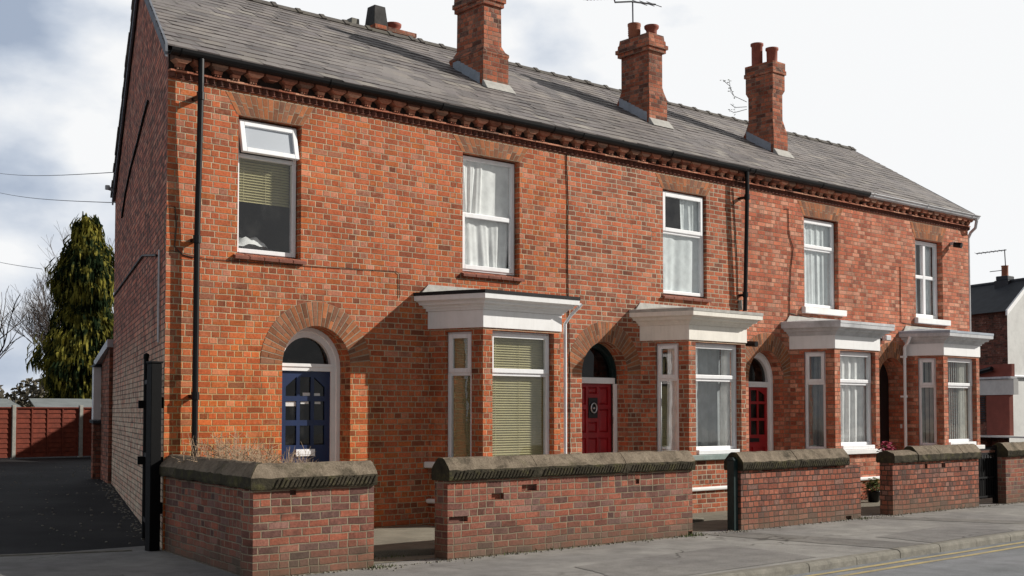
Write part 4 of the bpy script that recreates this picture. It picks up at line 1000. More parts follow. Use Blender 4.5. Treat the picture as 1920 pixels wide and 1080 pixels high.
m = MB(); m.tube([gx(.62, 3.58), gx(.60, 2.45)], .014, 6); tag(m.build('wall_conduit', M['greyp']), 'pale vertical conduit at the front edge of the side gable', 'conduit')
m = MB(); m.box(10.545, 10.60, -.06, -.003, 3.38, 3.55); tag(m.build('junction_box', M['conc'], bevel=.005), 'small grey junction box beside the black downpipe', 'junction box')
t = thing('security_lamp', 'small dark wall lamp right of the four-pane upper window', 'lamp', (17.85, 0, 5.15))
m = MB(); m.tube([(17.72, -.002, 5.20), (17.74, -.10, 5.20)], .035, 10); m.build('bracket', M['greyp'], t)
m = MB(); m.tube([(17.72, -.08, 5.17), (17.74, -.24, 5.14)], [.055, .06], 12); m.build('lamp_head', M['black'], t)
t = thing('floodlight', 'small floodlight under the roof of the third bay', 'lamp', (15.02, 0, 3.05))
m = MB(); m.box(14.95, 15.12, -.16, -.06, 3.02, 3.12); m.build('lamp_head', M['greyp'], t, bevel=.01)
m = MB(); m.box(15.0, 15.06, -.06, -.002, 3.03, 3.10); m.build('bracket', M['black'], t)
m = MB(); m.tube([(10.70, -.28, 2.78), (10.70, -.05, 2.80)], .05, 10); tag(m.build('wall_vent', M['black']), 'black round vent pipe right of the second bay fascia', 'vent')

# aerial on chimney two
t = thing('tv_aerial', 'spiky television aerial on the middle chimney stack', 'aerial', (10.10, 2.05, 8.84))
m = MB(); m.tube([(10.10, 2.05, 8.55), (10.09, 2.05, 9.26)], .014, 6); m.build('mast', M['alu'], t)
m = MB(); m.tube([(8.75, 2.0, 8.985), (9.45, 2.0, 9.16), (9.6, 2.02, 9.19)], .012, 5); m.tube([(9.60, 2.05, 9.20), (9.62, 2.05, 9.14), (10.05, 2.05, 9.25), (10.75, 2.08, 9.36)], .016, 6)
for k in range(9): x = 8.78 + k * .085; z = 8.992 + (x - 8.75) * .25; m.tube([(x, 1.90, z - .05), (x, 2.12, z + .05)], .007, 4)
for x, z in ((10.3, 9.29), (10.5, 9.32), (10.7, 9.35)): m.tube([(x, 1.88, z - .1), (x, 2.26, z + .1)], .007, 4)
m.build('boom', M['alu'], t)
# weed sprouting from chimney three
t = thing('chimney_weed', 'thin straggly weed sprouting from the right-hand chimney', 'weed', (13.50, 2.28, 7.9))
m = MB(); lv = MB()
def leafq(mb, p, s, rnd=random):
    a = rnd.uniform(0, 6.28); d = Vector((math.cos(a), math.sin(a), rnd.uniform(-.6, .3))).normalized(); b = d.cross(Vector((rnd.uniform(-1, 1), rnd.uniform(-1, 1), 1))).normalized(); p = Vector(p)
    mb.poly([p, p + d * s * .5 + b * s * .28, p + d * s, p + d * s * .5 - b * s * .28])
for pts in ([(13.49, 2.08, 7.95), (13.42, 2.36, 8.12), (13.30, 2.36, 8.30), (13.10, 2.38, 8.40)], [(13.42, 2.36, 8.12), (13.33, 2.36, 8.18), (13.28, 2.36, 8.42)], [(13.49, 2.08, 7.85), (13.38, 2.3, 7.86), (13.28, 2.33, 7.92)], [(13.49, 2.08, 7.8), (13.36, 2.3, 7.75), (13.25, 2.33, 7.78)]):
    m.tube(pts, .006, 4)
    for p in pts[1:]:
        for k in range(3): leafq(lv, [p[0] + random.uniform(-.05, .05), p[1], p[2] + random.uniform(-.04, .04)], .06)
m.build('stem', M['bark'], t); lv.build('leaves', M['leafy'], t)

# ------------------------------------------------------------------ garden walls
def cope_run(parent, pa, pb, z, name='coping', seg=1.35, ribs=True, hgt=.25, w=.155, rise=0.0, m0=0.0, m1=0.0):
    """sandstone saddleback coping from pa to pb (centre line), base at z"""
    a = Vector((pa[0], pa[1], z)); b = Vector((pb[0], pb[1], z + rise)); L = (b - a).length; d = (b - a).normalized(); nrm = Vector((d.y, -d.x, 0)).normalized()
    n = max(1, round(L / seg)); m = MB(); u = 0
    cuts = [0] + [L * (k + random.uniform(-.1, .1)) / n for k in range(1, n)] + [L]
    for k in range(n):
        p, q = a + d * (cuts[k] + .004), a + d * (cuts[k + 1] - .004); dz = random.uniform(-.008, .008); dw = random.uniform(-.006, .006)
        prof = [(-w, 0), (-w - .012 + dw, .03), (-w - .008 + dw, .118), (-w + .012, .152), (-.065, hgt - .014), (-.03, hgt), (.03, hgt), (.065, hgt - .014), (w - .012, .152), (w + .008, .118), (w + .012, .03), (w, 0)]
        P = [tuple(nrm * -x + Vector((0, 0, zz + dz))) for x, zz in prof]
        Q = [v for v in P]
        steps = max(6, int((q - p).length / .09)); rows = []
        for s in range(steps + 1):
            sh = (m0 * (1 - s / steps) if k == 0 else 0) + (m1 * s / steps if k == n - 1 else 0); c = p.lerp(q, s / steps); e = Vector((0, 0, random.uniform(-.004, .004))) if 0 < s < steps else Vector()
            rows.append([c + Vector(v) + e + Vector((random.gauss(0, .0025), random.gauss(0, .0025), random.gauss(0, .003))) * (0 < s < steps) + d * (-v_x[0] * sh) for v, v_x in zip(P, prof)])
        m.grid(rows, True); m.poly(list(reversed(rows[0]))); m.poly(rows[-1])
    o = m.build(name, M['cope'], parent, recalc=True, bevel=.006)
    if ribs:         # tooled, slanting ribs along the lower band, on the street side
        m = MB(); u = .02
        while u < L - .07:
            if min(abs(u - c) for c in cuts) > .05:
                h = random.uniform(.065, .09); p = a + d * u; w2 = w + .006; s2 = .026
                z0 = .018
                A = [p + nrm * w2 + Vector((0, 0, z0)), p + d * s2 + nrm * w2 + Vector((0, 0, z0)), p + d * (s2 + .045) + nrm * w2 + Vector((0, 0, z0 + h)), p + d * .045 + nrm * w2 + Vector((0, 0, z0 + h))]
                B = [v + nrm * .018 - (v - (p + d * .035)) * .12 * 0 for v in A]
                i = len(m.v); m.v += [tuple(v) for v in A + B]
                m.f += [(i + 4, i + 5, i + 6, i + 7), (i, i + 1, i + 5, i + 4), (i + 1, i + 2, i + 6, i + 5), (i + 2, i + 3, i + 7, i + 6), (i + 3, i, i + 4, i + 7)]
            u += .048 + random.uniform(-.005, .006)
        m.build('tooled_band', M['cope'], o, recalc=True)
    return o
def wall_mesh(parent, pa, pb, z1, mat, th=.23, missing=(), z0=-.15, name='brick_wall', caps=True):
    a = Vector((pa[0], pa[1], 0)); b = Vector((pb[0], pb[1], 0)); L = (b - a).length; ang = math.degrees(math.atan2(b.y - a.y, b.x - a.x)); T = frame(a.x, a.y, ang)
    m = MB(); hs = [rect(*q) for q in missing]
    m.holes(rect(0, L, z0, z1), hs, T)
    for h in hs:
        m.reveal(h, .05, T); m.poly([T(u + .0, .05 + random.uniform(-.02, .01), z) for u, z in h])
    m.poly([T(L, th, z0), T(0, th, z0), T(0, th, z1), T(L, th, z1)]); m.poly([T(0, 0, z1), T(L, 0, z1), T(L, th, z1), T(0, th, z1)])
    if caps: m.poly([T(0, th, z0), T(0, 0, z0), T(0, 0, z1), T(0, th, z1)]); m.poly([T(L, 0, z0), T(L, th, z0), T(L, th, z1), T(L, 0, z1)])
    return m.build(name, mat, parent)
GY = -2.9; CY = GY + .115; HB = .0787
def cr(z): return round(z / HB) * HB + .006
w1 = thing('garden_wall', 'low brick garden wall turning the corner beside the alley', 'wall', (.3, CY, 0), 'coped brick garden walls')
wall_mesh(w1, (-.42, GY), (.97, GY), .855, M['gwall'], missing=[(.40, .47, .79, .84)])
m = MB(); m.hexa([(.0, -.06, -.15), (-.42, GY, -.15), (-.19, GY + .03, -.15), (.23, -.06, -.15), (.0, -.06, .8545), (-.42, GY, .8545), (-.19, GY + .03, .8545), (.23, -.06, .8545)]); m.build('brick_wall', M['gwall'], w1)
cope_run(w1, (-.286, CY), (.985, CY), .856, m0=-1.158)
cope_run(w1, (.115, -.02), (-.286, CY), .856, ribs=False, seg=3, m1=1.158)
w2 = thing('garden_wall', 'longest garden wall, in front of the first bay and red panelled door', 'wall', (3.9, CY, 0), 'coped brick garden walls')
wall_mesh(w2, (1.93, GY), (5.95, GY), .855, M['gwall'], missing=[(1.07, 1.30, .70, .775), (.62, .80, .625, .695), (2.95, 3.02, .71, .77), (.02, .28, .405, .465), (3.93, 4.01, -.05, .06)])
cope_run(w2, (1.915, CY), (5.965, CY), .856)
w3 = thing('garden_wall', 'garden wall with dark joints and broken coping before the third bay', 'wall', (8.35, CY, 0), 'coped brick garden walls')
wall_mesh(w3, (6.95, GY), (9.80, GY), .81, M['gwall_dark'], missing=[(.45, .68, .79, .808), (1.9, 2.25, .79, .808), (2.45, 2.6, .0, .06)])
cope_run(w3, (6.93, CY), (9.45, CY), .812, seg=1.25)
w4 = thing('garden_wall', 'garden wall with dark joints before the fourth bay, right of pink flowers', 'wall', (12.0, CY, 0), 'coped brick garden walls')
wall_mesh(w4, (10.68, GY), (13.33, GY), .81, M['gwall_dark'], missing=[(.93, 1.02, .70, .77), (1.45, 1.56, .70, .77), (2.02, 2.09, .63, .70)])
cope_run(w4, (11.35, CY), (13.34, CY), .812, seg=.75, ribs=False); cope_run(w4, (10.66, CY), (11.34, CY), .811, seg=.75, ribs=False, hgt=.19)
w5 = thing('garden_wall', 'rightmost garden wall, beyond the dark iron gate', 'wall', (16.2, CY, 0), 'coped brick garden walls')
wall_mesh(w5, (14.27, GY), (18.6, GY), .82, M['gwall']); cope_run(w5, (14.25, CY), (18.62, CY), .822, seg=.9)

# rubble, weeds and grit along the feet of the walls
m = MB()
for k in range(900):
    x = random.uniform(-.5, 18.5); y = GY - abs(random.gauss(0, .05)) - .005
    if random.random() < .25: x = random.choice((1.0, 1.9, 5.98, 6.85, 9.85, 10.6)) + random.gauss(0, .13); y = GY + random.gauss(0, .12)
    s = random.uniform(.004, .016); r_ = [random.uniform(.6, 1.2) * s for _ in range(8)]
    m.hexa([(x - r_[0], y - r_[1], 0), (x + r_[2], y - r_[3], 0), (x + r_[4], y + r_[5], 0), (x - r_[6], y + r_[7], 0), (x - r_[1] * .6, y - r_[0] * .6, s), (x + r_[3] * .6, y - r_[2] * .6, s * 1.1), (x + r_[5] * .6, y + r_[4] * .6, s), (x - r_[7] * .6, y + r_[6] * .6, s * .9)])
for k in range(420):                # fallen leaves and stones in the alley
    y = random.uniform(.8, 15); x = y * AX - random.choice((abs(random.gauss(0, .12)), random.uniform(0, 4))) - .04; s = random.uniform(.008, .022); z = gz(y)
    m.hexa([(x - s, y - s * .7, z), (x + s * .8, y - s, z), (x + s, y + s * .6, z), (x - s * .7, y + s, z), (x - s * .5, y - s * .4, z + s * .7), (x + s * .5, y - s * .5, z + s * .8), (x + s * .5, y + s * .4, z + s * .6), (x - s * .4, y + s * .5, z + s * .7)])
o = m.build('grit', M['kerb']); o['label'] = 'loose grit and stones along the foot of the garden walls and in the alley'; o['category'] = 'grit'; o['kind'] = 'stuff'
m = MB()
for cx, cy, n, sp in ((1.15, -2.2, 60, .16), (1.6, -2.35, 40, .2), (5.9, -2.95, 50, .12), (1.0, -2.95, 40, .1), (9.8, -2.95, 30, .1), (3.0, -2.93, 30, .5), (4.4, -2.93, 30, .6), (12.0, -2.93, 40, .9)):
    for k in range(n):
        p = Vector((cx + random.gauss(0, sp), cy + random.gauss(0, .03), .0)); h = random.uniform(.02, .06); a = random.uniform(0, 6.28); d = Vector((math.cos(a), math.sin(a), 0)) * .006; l = Vector((random.gauss(0, .02), random.gauss(0, .02), h))
        m.poly([p - d, p + d, p + l])
o = m.build('weeds', M['leafy']); o['label'] = 'small green weeds growing in cracks by the garden walls'; o['category'] = 'weeds'; o['kind'] = 'stuff'

# gates and posts ---------------------------------------------------------------
t = thing('gate_post', 'dark green timber post at the left end of the third garden wall', 'post', (6.86, -2.78, 0))
m = MB(); m.box(6.85, 6.935, -2.86, -2.74, -.02, .95); m.build('post_shaft', M['greenpost'], t, bevel=.006)
m = MB(); m.hexa([(6.84, -2.87, .951), (6.945, -2.87, .951), (6.945, -2.73, .951), (6.84, -2.73, .951), (6.86, -2.83, .99), (6.92, -2.83, .99), (6.92, -2.76, .99), (6.86, -2.76, .99)]); m.build('post_cap', M['greenpost'], t)
t = thing('iron_gate', 'low dark iron gate between the two right-hand garden walls', 'gate', (13.8, -2.7, 0))
m = MB(); a, b = 13.36, 14.24
for z in (.12, .45, .86): m.box(a, b, -2.72, -2.69, z, z + .03)
m.box(a, a + .03, -2.72, -2.69, .05, .95); m.box(b - .03, b, -2.72, -2.69, .05, .95); m.build('gate_frame', M['blackiron'], t)
m = MB()
for k in range(9): x = a + .08 + k * .09; m.tube([(x, -2.705, .15), (x, -2.705, .86)], .010, 5)
m.build('gate_bars', M['blackiron'], t)
m = MB(); m.box(a + .03, b - .03, -2.688, -2.68, .10, .80); m.build('gate_shade_sheet', M['blackiron'], t)  # dark sheet added for the shadow behind the gate
m = MB(); m.box(a - .02, b + .02, -2.725, -2.685, .90, .935); m.build('top_rail', M['rust'], t)
m = MB(); m.box(b - .0, b + .09, -2.75, -2.66, -.02, 1.02); m.build('gate_post', M['blackiron'], t, bevel=.006)
t = thing('steel_gate', 'tall black steel gate folded back flat against the side gable', 'gate', (.1, .6, 0))
m = MB(); m.box(-.075, .055, -.0, .13, -.05, 2.17); m.box(-.085, .065, -.01, .14, 2.171, 2.195); 
o = m.build('gate_post', M['blackiron'], t, bevel=.006); o.location = (-.085, .0, 0)
m = MB(); fr = frame(*gx(.12, 0, -.11)[:2], 71)
m.tube([fr(1.12, 0, .03), fr(1.12, 0, 2.28)], .030, 10); m.lathe([(.001, .06), (.035, .04), (.038, 0), (.03, -.02)], fr(1.12, 0, 2.29), 10)
for z in (.25, 1.05, 1.95): m.box(.12, 1.10, -.02, .02, z, z + .05, T=fr)
for k in range(7): m.tube([fr(.20 + k * .13, 0, .2), fr(.20 + k * .13, 0, 2.02)], .010, 5)
m.build('gate_leaf', M['blackiron'], t)
m = MB()
for z in (.95, 1.65, .42): m.box(-.03, .10, .05, .09, z, z + .13); 
for z in (.95, 1.65): m.box(1.08, 1.16, -.02, .09, z, z + .10, T=fr)
m.build('hinge', M['blackiron'], t)

# plants --------------------------------------------------------------------------
t = thing('dry_shrub', 'straw-coloured bare shrub behind the corner garden wall', 'shrub', (.4, -1.2, 0))
m = MB()
for k in range(560):
    bx, by = random.uniform(.05, 1.05), random.uniform(-1.9, -.6); top = 1.42 - .38 * (bx / 1.05) + random.gauss(0, .05); top *= random.uniform(.82, 1.0); lean = random.gauss(0, .13)
    p = Vector((bx, by, .25)); q = Vector((bx + lean, by + random.gauss(0, .1), top)); mid = p.lerp(q, .55) + Vector((random.gauss(0, .03), random.gauss(0, .03), 0))
    m.tube([p, mid, q], [.006, .005, .002], 3, caps=False)
    for j in range(3):
        s = mid.lerp(q, random.uniform(0, .9)); m.tube([s, s + Vector((random.gauss(0, .09), random.gauss(0, .07), random.uniform(.02, .14)))], [.004, .0015], 3, caps=False)
m.build('twigs', M['stem'], t)
def bush(name, label, cat, c, rad, n, s, mats, stems=8):
    t = thing(name, label, cat, (c[0], c[1], 0)); ms = [MB() for _ in mats]
    for k in range(n):
        a = random.uniform(0, 6.28); e = random.uniform(-.2, 1.4); rr = rad * random.uniform(.4, 1)
        leafq(ms[0] if random.random() < .65 else random.choice(ms), (c[0] + rr * math.cos(a) * math.cos(e), c[1] + rr * math.sin(a) * math.cos(e), c[2] + rr * math.sin(e)), s)
    for mb, mt in zip(ms, mats): mb.build('flowers' if mt == 'pink' else 'leaves', M[mt], t)
    m = MB()
    for k in range(stems): m.tube([(c[0], c[1], .0), (c[0] + random.gauss(0, rad * .5), c[1] + random.gauss(0, rad * .5), c[2] + rad * .4)], .006, 4)
    m.build('stem', M['bark'], t); return t
bush('flowering_plant', 'pink flowers showing above the lower coping of the fourth wall', 'plant', (11.62, -2.2, .98), .15, 260, .06, ['pink', 'leafy'])
t = bush('potted_plant', 'yellow-green plant in a dark pot in the gap beside the third bay', 'plant', (12.72, -1.25, .26), .19, 180, .08, ['leafy', 'yleaf'])
m = MB(); m.lathe([(.001, 0), (.09, 0), (.12, .17), (.13, .19), (.11, .20)], (12.72, -1.25, .02), 14); m.build('plant_pot', M['black'], t, smooth=True)
bush('ground_plant', 'low yellow plant on the path beside the dark plant pot', 'plant', (13.35, -1.0, .08), .26, 160, .07, ['yleaf', 'leafy'])

# ------------------------------------------------------------------ alley: fence, outbuilding
t = thing('garden_fence', 'red-brown panel fence with concrete posts closing the alley', 'fence', (5, 20.4, .34))
FY = 20.4; px = [1.36, 3.20, 5.04, 6.88, 8.72]
for a, b in zip(px[:-1], px[1:]):
    m = MB(); z = .37
    for k in range(10):
        h = .14; z0 = z + k * .134
        j = [random.uniform(-.012, .012) for _ in range(2)]
        m.hexa([(a + .05, FY - .035, z0 + j[0]), (b - .05, FY - .035, z0 + j[1]), (b - .05, FY - .02, z0 + j[1]), (a + .05, FY - .02, z0 + j[0]), (a + .05, FY - .012, z0 + h + .01), (b - .05, FY - .012, z0 + h + .01), (b - .05, FY - .004, z0 + h + .01), (a + .05, FY - .004, z0 + h + .01)])
    for k in range(5): x = a + .06 + (b - a - .16) * k / 4; m.box(x, x + .035, FY - .05, FY - .036, .38, 1.72)
    m.box(a + .05, b - .05, FY - .065, FY + .01, 1.712, 1.745)
    m.build('fence_panel', M['fence'], t)
for x in px:
    m = MB(); m.box(x - .05, x + .05, FY - .09, FY + .03, .2, 1.80); m.build('fence_post', M['conc'], t, bevel=.012)
t = thing('rear_outbuilding', 'low brick outbuilding with white boarded corner beyond the side gable', 'outbuilding', (3.9, 10.2, .28))
m = MB(); m.hexa([(3.05, 9.06, 0), (4.6, 9.06, 0), (4.6, 10.2, 0), (3.36, 10.2, 0), (3.05, 9.06, 2.84), (4.6, 9.06, 2.84), (4.6, 10.2, 2.56), (3.36, 10.2, 2.56)])
m.build('wall', M['outb'], t)
m = MB(); m.hexa([(3.0, 9.05, 2.843), (4.6, 9.05, 2.843), (4.6, 10.4, 2.50), (3.28, 10.4, 2.50), (3.0, 9.05, 2.99), (4.6, 9.05, 2.99), (4.6, 10.4, 2.63), (3.28, 10.4, 2.63)]); m.build('coping', M['greyp'], t)
m = MB(); m.box(3.215, 3.5, 10.22, 10.30, 0, 1.42); m.build('dwarf_wall', M['outb'], t)
m = MB(); m.box(3.21, 3.36, 10.21, 10.29, 1.46, 2.50); m.build('white_boarding', M['paint'], t)
m = MB(); m.hexa([(3.18, 10.15, 1.38), (3.39, 10.15, 1.38), (3.39, 10.33, 1.40), (3.18, 10.33, 1.40), (3.18, 10.15, 1.42), (3.39, 10.15, 1.455), (3.39, 10.33, 1.455), (3.18, 10.33, 1.455)]); m.build('sill', M['slate_far'], t)
m = MB(); m.hexa([(3.17, 10.15, 2.502), (3.40, 10.15, 2.502), (3.40, 10.33, 2.502), (3.17, 10.33, 2.502), (3.27, 10.16, 2.58), (3.30, 10.16, 2.58), (3.30, 10.32, 2.58), (3.27, 10.32, 2.58)]); m.build('cap', M['slate_far'], t)
# shed roofs over the fence
for (xa, xb, y, lb) in ((6.0, 7.05, 25.5, 'small grey shed roof peeping over the fence at left'), (7.06, 9.4, 24.5, 'long pale grey shed roof over the fence beside the outbuilding')):
    t = thing('garden_shed', lb, 'shed', (.5 * (xa + xb), y + 1, .34))
    m = MB(); m.hexa([(xa, y, 1.72), (xb, y, 1.72), (xb, y + 1.6, 2.02), (xa + .35, y + 1.6, 2.02), (xa, y, 1.75), (xb, y, 1.75), (xb, y + 1.6, 2.05), (xa + .35, y + 1.6, 2.05)]); m.build('shed_roof', M['shedroof'], t)
    m = MB(); m.box(xa + .08, xb - .08, y + .08, y + 1.5, .3, 1.715); m.build('shed_wall', M['bark'], t)
# service wires over the alley
for lb, a, b in (('highest overhead wire running from the rear eaves', (2.35, 7.2, 5.82), (8.6, 34.5, 10.8)), ('middle overhead wire ending at the rear eaves bracket', (2.4, 7.3, 5.3), (8.6, 34.5, 10.1)), ('lowest overhead wire passing behind the conifer', (4.2, 16.0, 5.05), (9.3, 40, 8.4))):
    A, B = Vector(a), Vector(b); pts = [A.lerp(B, k / 12) - Vector((0, 0, .10 * math.sin(math.pi * k / 12))) for k in range(13)]
    m = MB(); m.tube(pts, .007, 4); tag(m.build('overhead_wire', M['wire']), lb, 'wire', 'overhead wires')
m = MB(); m.tube([(3.1, 8.85, 5.80), (2.86, 8.80, 5.83)], .035, 6); m.tube([(2.86, 8.80, 5.80), (2.86, 8.80, 5.88)], .045, 6); tag(m.build('wire_bracket', M['greyp']), 'grey stub bracket sticking out at the rear eaves', 'bracket')

# ------------------------------------------------------------------ trees
def conifer():
    t = thing('conifer', 'tall dense conifer with drooping yellow-tipped foliage behind the fence', 'tree', (11.22, 31.2, .34))
    base = Vector((11.22, 31.2, .34)); H = 8.6
    m = MB(); m.tube([base, base + Vector((.05, 0, 4)), base + Vector((.05, 0, H - .5))], [.22, .12, .03], 8); m.build('trunk', M['bark'], t)
    def prof(f): return 2.2 * (1 - f) ** .56 * (.80 + .20 * math.sin(f * 17 + 1)) * (1.0 if f > .12 else .86 + f) + .05
    tm = NT('conifer_foliage'); P = tm.pos()
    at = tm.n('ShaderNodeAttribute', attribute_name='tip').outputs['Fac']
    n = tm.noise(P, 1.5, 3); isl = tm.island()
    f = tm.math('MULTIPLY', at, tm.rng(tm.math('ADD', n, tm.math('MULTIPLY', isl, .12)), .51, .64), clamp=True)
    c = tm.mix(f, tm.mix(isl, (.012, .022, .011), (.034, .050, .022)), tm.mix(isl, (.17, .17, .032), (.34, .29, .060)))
    d = tm.n('ShaderNodeBsdfDiffuse', {0: c}); tr = tm.n('ShaderNodeBsdfTranslucent', {0: c}); mx = tm.n('ShaderNodeMixShader', {0: .25, 1: d.outputs[0], 2: tr.outputs[0]}); tm.t.links.new(mx.outputs[0], tm.out.inputs[0])
    v = []; fcs = []; tips = []
    def quad(a, b, c_, d_, tv):
        i = len(v); v.extend([a, b, c_, d_]); fcs.append((i, i + 1, i + 2, i + 3)); tips.extend(tv)
    sprays = []
    for k in range(1300):
        fz = random.random() ** 1.1 * .985; a = random.uniform(0, 6.2832)
        lump = 1 + .16 * math.sin(a * 3 + fz * 9) + .10 * math.sin(a * 7 - fz * 21)
        r = prof(fz) * lump * random.uniform(.72, 1.04); sprays.append((fz, a, r))
    for fz, a, r in sprays:
        z = .34 + H * fz; out = Vector((math.cos(a), math.sin(a), 0)); tang = Vector((-out.y, out.x, 0))
        c0 = base + Vector((0, 0, H * fz)) + out * r
        for j in range(10):          # hanging sprays in a clump
            o = c0 + tang * random.gauss(0, .17) + out * random.gauss(-.05, .10) + Vector((0, 0, random.gauss(0, .13)))
            L = random.uniform(.22, .50); wd = random.uniform(.025, .055); bend = out * random.uniform(.04, .16)
            rot = random.uniform(-1, 1); tt = (tang * math.cos(rot) + out * math.sin(rot)) * wd
            p0 = o - out * .06 + Vector((0, 0, .06)); p1 = o + bend - Vector((0, 0, L * .35)); p2 = o + bend * .9 - Vector((0, 0, L))
            quad(p0 - tt * .5, p0 + tt * .5, p1 + tt, p1 - tt, [.75, .75, 1, 1]); quad(p1 - tt, p1 + tt, p2 + tt * .2, p2 - tt * .2, [1, 1, .9, .9])
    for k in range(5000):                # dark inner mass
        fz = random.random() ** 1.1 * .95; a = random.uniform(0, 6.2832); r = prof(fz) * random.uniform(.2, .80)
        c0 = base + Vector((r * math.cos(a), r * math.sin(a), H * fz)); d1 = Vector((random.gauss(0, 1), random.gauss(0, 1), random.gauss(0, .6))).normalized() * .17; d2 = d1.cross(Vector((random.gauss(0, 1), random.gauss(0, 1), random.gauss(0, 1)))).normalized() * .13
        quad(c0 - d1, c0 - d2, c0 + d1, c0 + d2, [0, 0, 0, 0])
    me = bpy.data.meshes.new('crown'); me.from_pydata([tuple(p) for p in v], [], fcs); at = me.attributes.new('tip', 'FLOAT', 'POINT'); at.data.foreach_set('value', tips)
    me.materials.append(tm.m); o = bpy.data.objects.new('crown', me); COL.objects.link(o); attach(o, t)
conifer()
def bare_tree(x, y, h, label, spread=.5, mat='bark', levels=5, seed=1, r0=.16, trunk=.3, up=.25, group='bare trees beyond the fence', thin=.0):
    rnd = random.Random(seed); t = thing('bare_tree', label, 'tree', (x, y, .34), group)
    tr = MB(); cr = MB()
    def grow(p, d, L, r, lv):
        n = 3; pts = [p]; q = p.copy(); dd = d.copy()
        for k in range(n):
            dd = (dd + Vector((rnd.gauss(0, .12), rnd.gauss(0, .12), rnd.gauss(0, .08) + .03))).normalized(); q = q + dd * L / n; pts.append(q.copy())
        rs = [r * (1 - .45 * k / n) for k in range(n + 1)]
        (tr if lv == 0 else cr).tube(pts, [max(a, .008 + thin) for a in rs], 6 if lv < 2 else 3, caps=False)
        if lv >= levels: return
        m_ = rnd.randint(3, 4) if lv else 5
        for k in range(m_):
            s = pts[rnd.choice((1, 2, 3)) if lv else rnd.choice((2, 3, 3))]
            a = rnd.uniform(0, 6.28); v = Vector((math.cos(a), math.sin(a), 0)); nd = (dd * (1 - spread) + v * spread * rnd.uniform(.6, 1.2) + Vector((0, 0, up))).normalized()
            grow(s, nd, L * rnd.uniform(.55, .82), r * .55, lv + 1)
        if lv: grow(pts[-1], dd, L * .7, r * .55, lv + 1)
    grow(Vector((x, y, .2)), Vector((0, 0, 1)), h * trunk, r0, 0)
    tr.build('trunk', M[mat], t); cr.build('crown', M[mat], t)
bare_tree(17.3, 47, 6.6, 'spreading bare tree just left of the conifer', .55, levels=4, seed=5, trunk=.3, r0=.14)
bare_tree(20.6, 58, 11.5, 'tall hazy bare birch partly hidden behind the conifer', .42, 'twig', levels=5, seed=8, trunk=.3, r0=.14)
bare_tree(22.9, 58, 13.5, 'bare treetop showing between the conifer and the gable', .42, 'twig', levels=5, seed=21, trunk=.3, r0=.14)
bare_tree(17.0, 60, 12.5, 'slim upright bare poplar at the left edge', .22, 'twig', levels=5, seed=12, trunk=.25, r0=.13, up=.5)
bare_tree(8.6, 34, 7.0, 'bare tree whose branches reach in from the left edge', .55, levels=3, seed=33, trunk=.35, r0=.1)
# far hedge line
m = MB()
for k in range(9000):
    x = random.uniform(13, 30); y = 72 + random.uniform(-3, 6); hh = 3.2 + .9 * math.sin(x * .5) + .6 * math.sin(x * 1.3 + 1)
    p = Vector((x, y, .4 + hh * random.random() ** .8)); d1 = Vector((random.gauss(0, 1), random.gauss(0, 1), random.gauss(0, 1))).normalized() * .2; d2 = d1.cross(Vector((random.gauss(0, 1), random.gauss(0, 1), random.gauss(0, 1)))).normalized() * .13
    m.poly([p - d1, p - d2, p + d1, p + d2])
hm = plain('hedge_brown_green', (.13, .115, .085), .95, .5, 2)
o = m.build('hedge', hm); o['label'] = 'distant brown-green hedge line beyond the gardens'; o['category'] = 'hedge'; o['kind'] = 'stuff'

# ------------------------------------------------------------------ neighbour on the right
t = thing('neighbour_building', 'white-fronted building with slate roof beyond the terrace end', 'building', (38.4, 9, 0))
cx, cy = 38.2, 9.15; A71 = R(71); sd = Vector((math.cos(A71), math.sin(A71), 0)); fd = Vector((1, 0, 0))
def NP(a, b, z): q = Vector((cx, cy, 0)) + fd * a + sd * b; return (q.x, q.y, z)
m = MB(); m.poly([NP(0, 14, -.1), NP(0, 0, -.1), NP(0, 0, 5.55), NP(0, 14, 5.55)]); m.build('side_wall', M['nbrick'], t)
m = MB(); m.poly([NP(0, 0, -.1), NP(3.6, 0, -.1), NP(3.6, 0, 5.6), NP(1.8, 0, 6.80), NP(0, 0, 5.6)]); m.build('front_wall', M['render'], t)
m = MB(); m.poly([NP(-.25, 14, 5.45), NP(-.25, -.15, 5.45), NP(1.8, -.15, 6.82), NP(1.8, 14, 6.82)]); m.poly([NP(3.85, -.15, 5.45), NP(3.85, 14, 5.45), NP(1.8, 14, 6.82), NP(1.8, -.15, 6.82)]); m.build('roof', M['slate_far'], t)
m = MB(); m.tube([NP(1.8, -.15, 6.83), NP(1.8, 14, 6.83)], .08, 6); m.build('ridge', M['slate_far'], t)
m = MB(); a = Vector(NP(-.28, -.2, 5.28)); b = Vector(NP(1.8, -.2, 6.68))
m.hexa([a, a + Vector((.05, .1, 0)), b + Vector((.05, .1, 0)), b, a + Vector((0, 0, .20)), a + Vector((.05, .1, .20)), b + Vector((.05, .1, .20)), b + Vector((0, 0, .20))]); m.build('verge_board', M['paint'], t, recalc=True)
m = MB(); q = Vector(NP(1.8, 1.25, 0)); m.box(q.x - .33, q.x + .33, q.y - .3, q.y + .3, 6.3, 6.88); m.box(q.x - .28, q.x + .28, q.y - .25, q.y + .25, 6.88, 7.06); c = m.build('chimney', M['slate_far'], t, bevel=.03)
pot(c, q.x, q.y, 7.04, [(.15, 0), (.13, .08), (.13, .40), (.15, .45)], 'potlt')
m = MB(); m.tube([NP(.02, -.1, 2.98), NP(3.6, -.1, 2.98)], .06, 6); m.build('string_pipe', M['greyp'], t)
t2 = thing('lean_to_annexe', 'low annexe with white fascia and red panel beside the white building', 'annexe', (37.8, 9.6, 0))
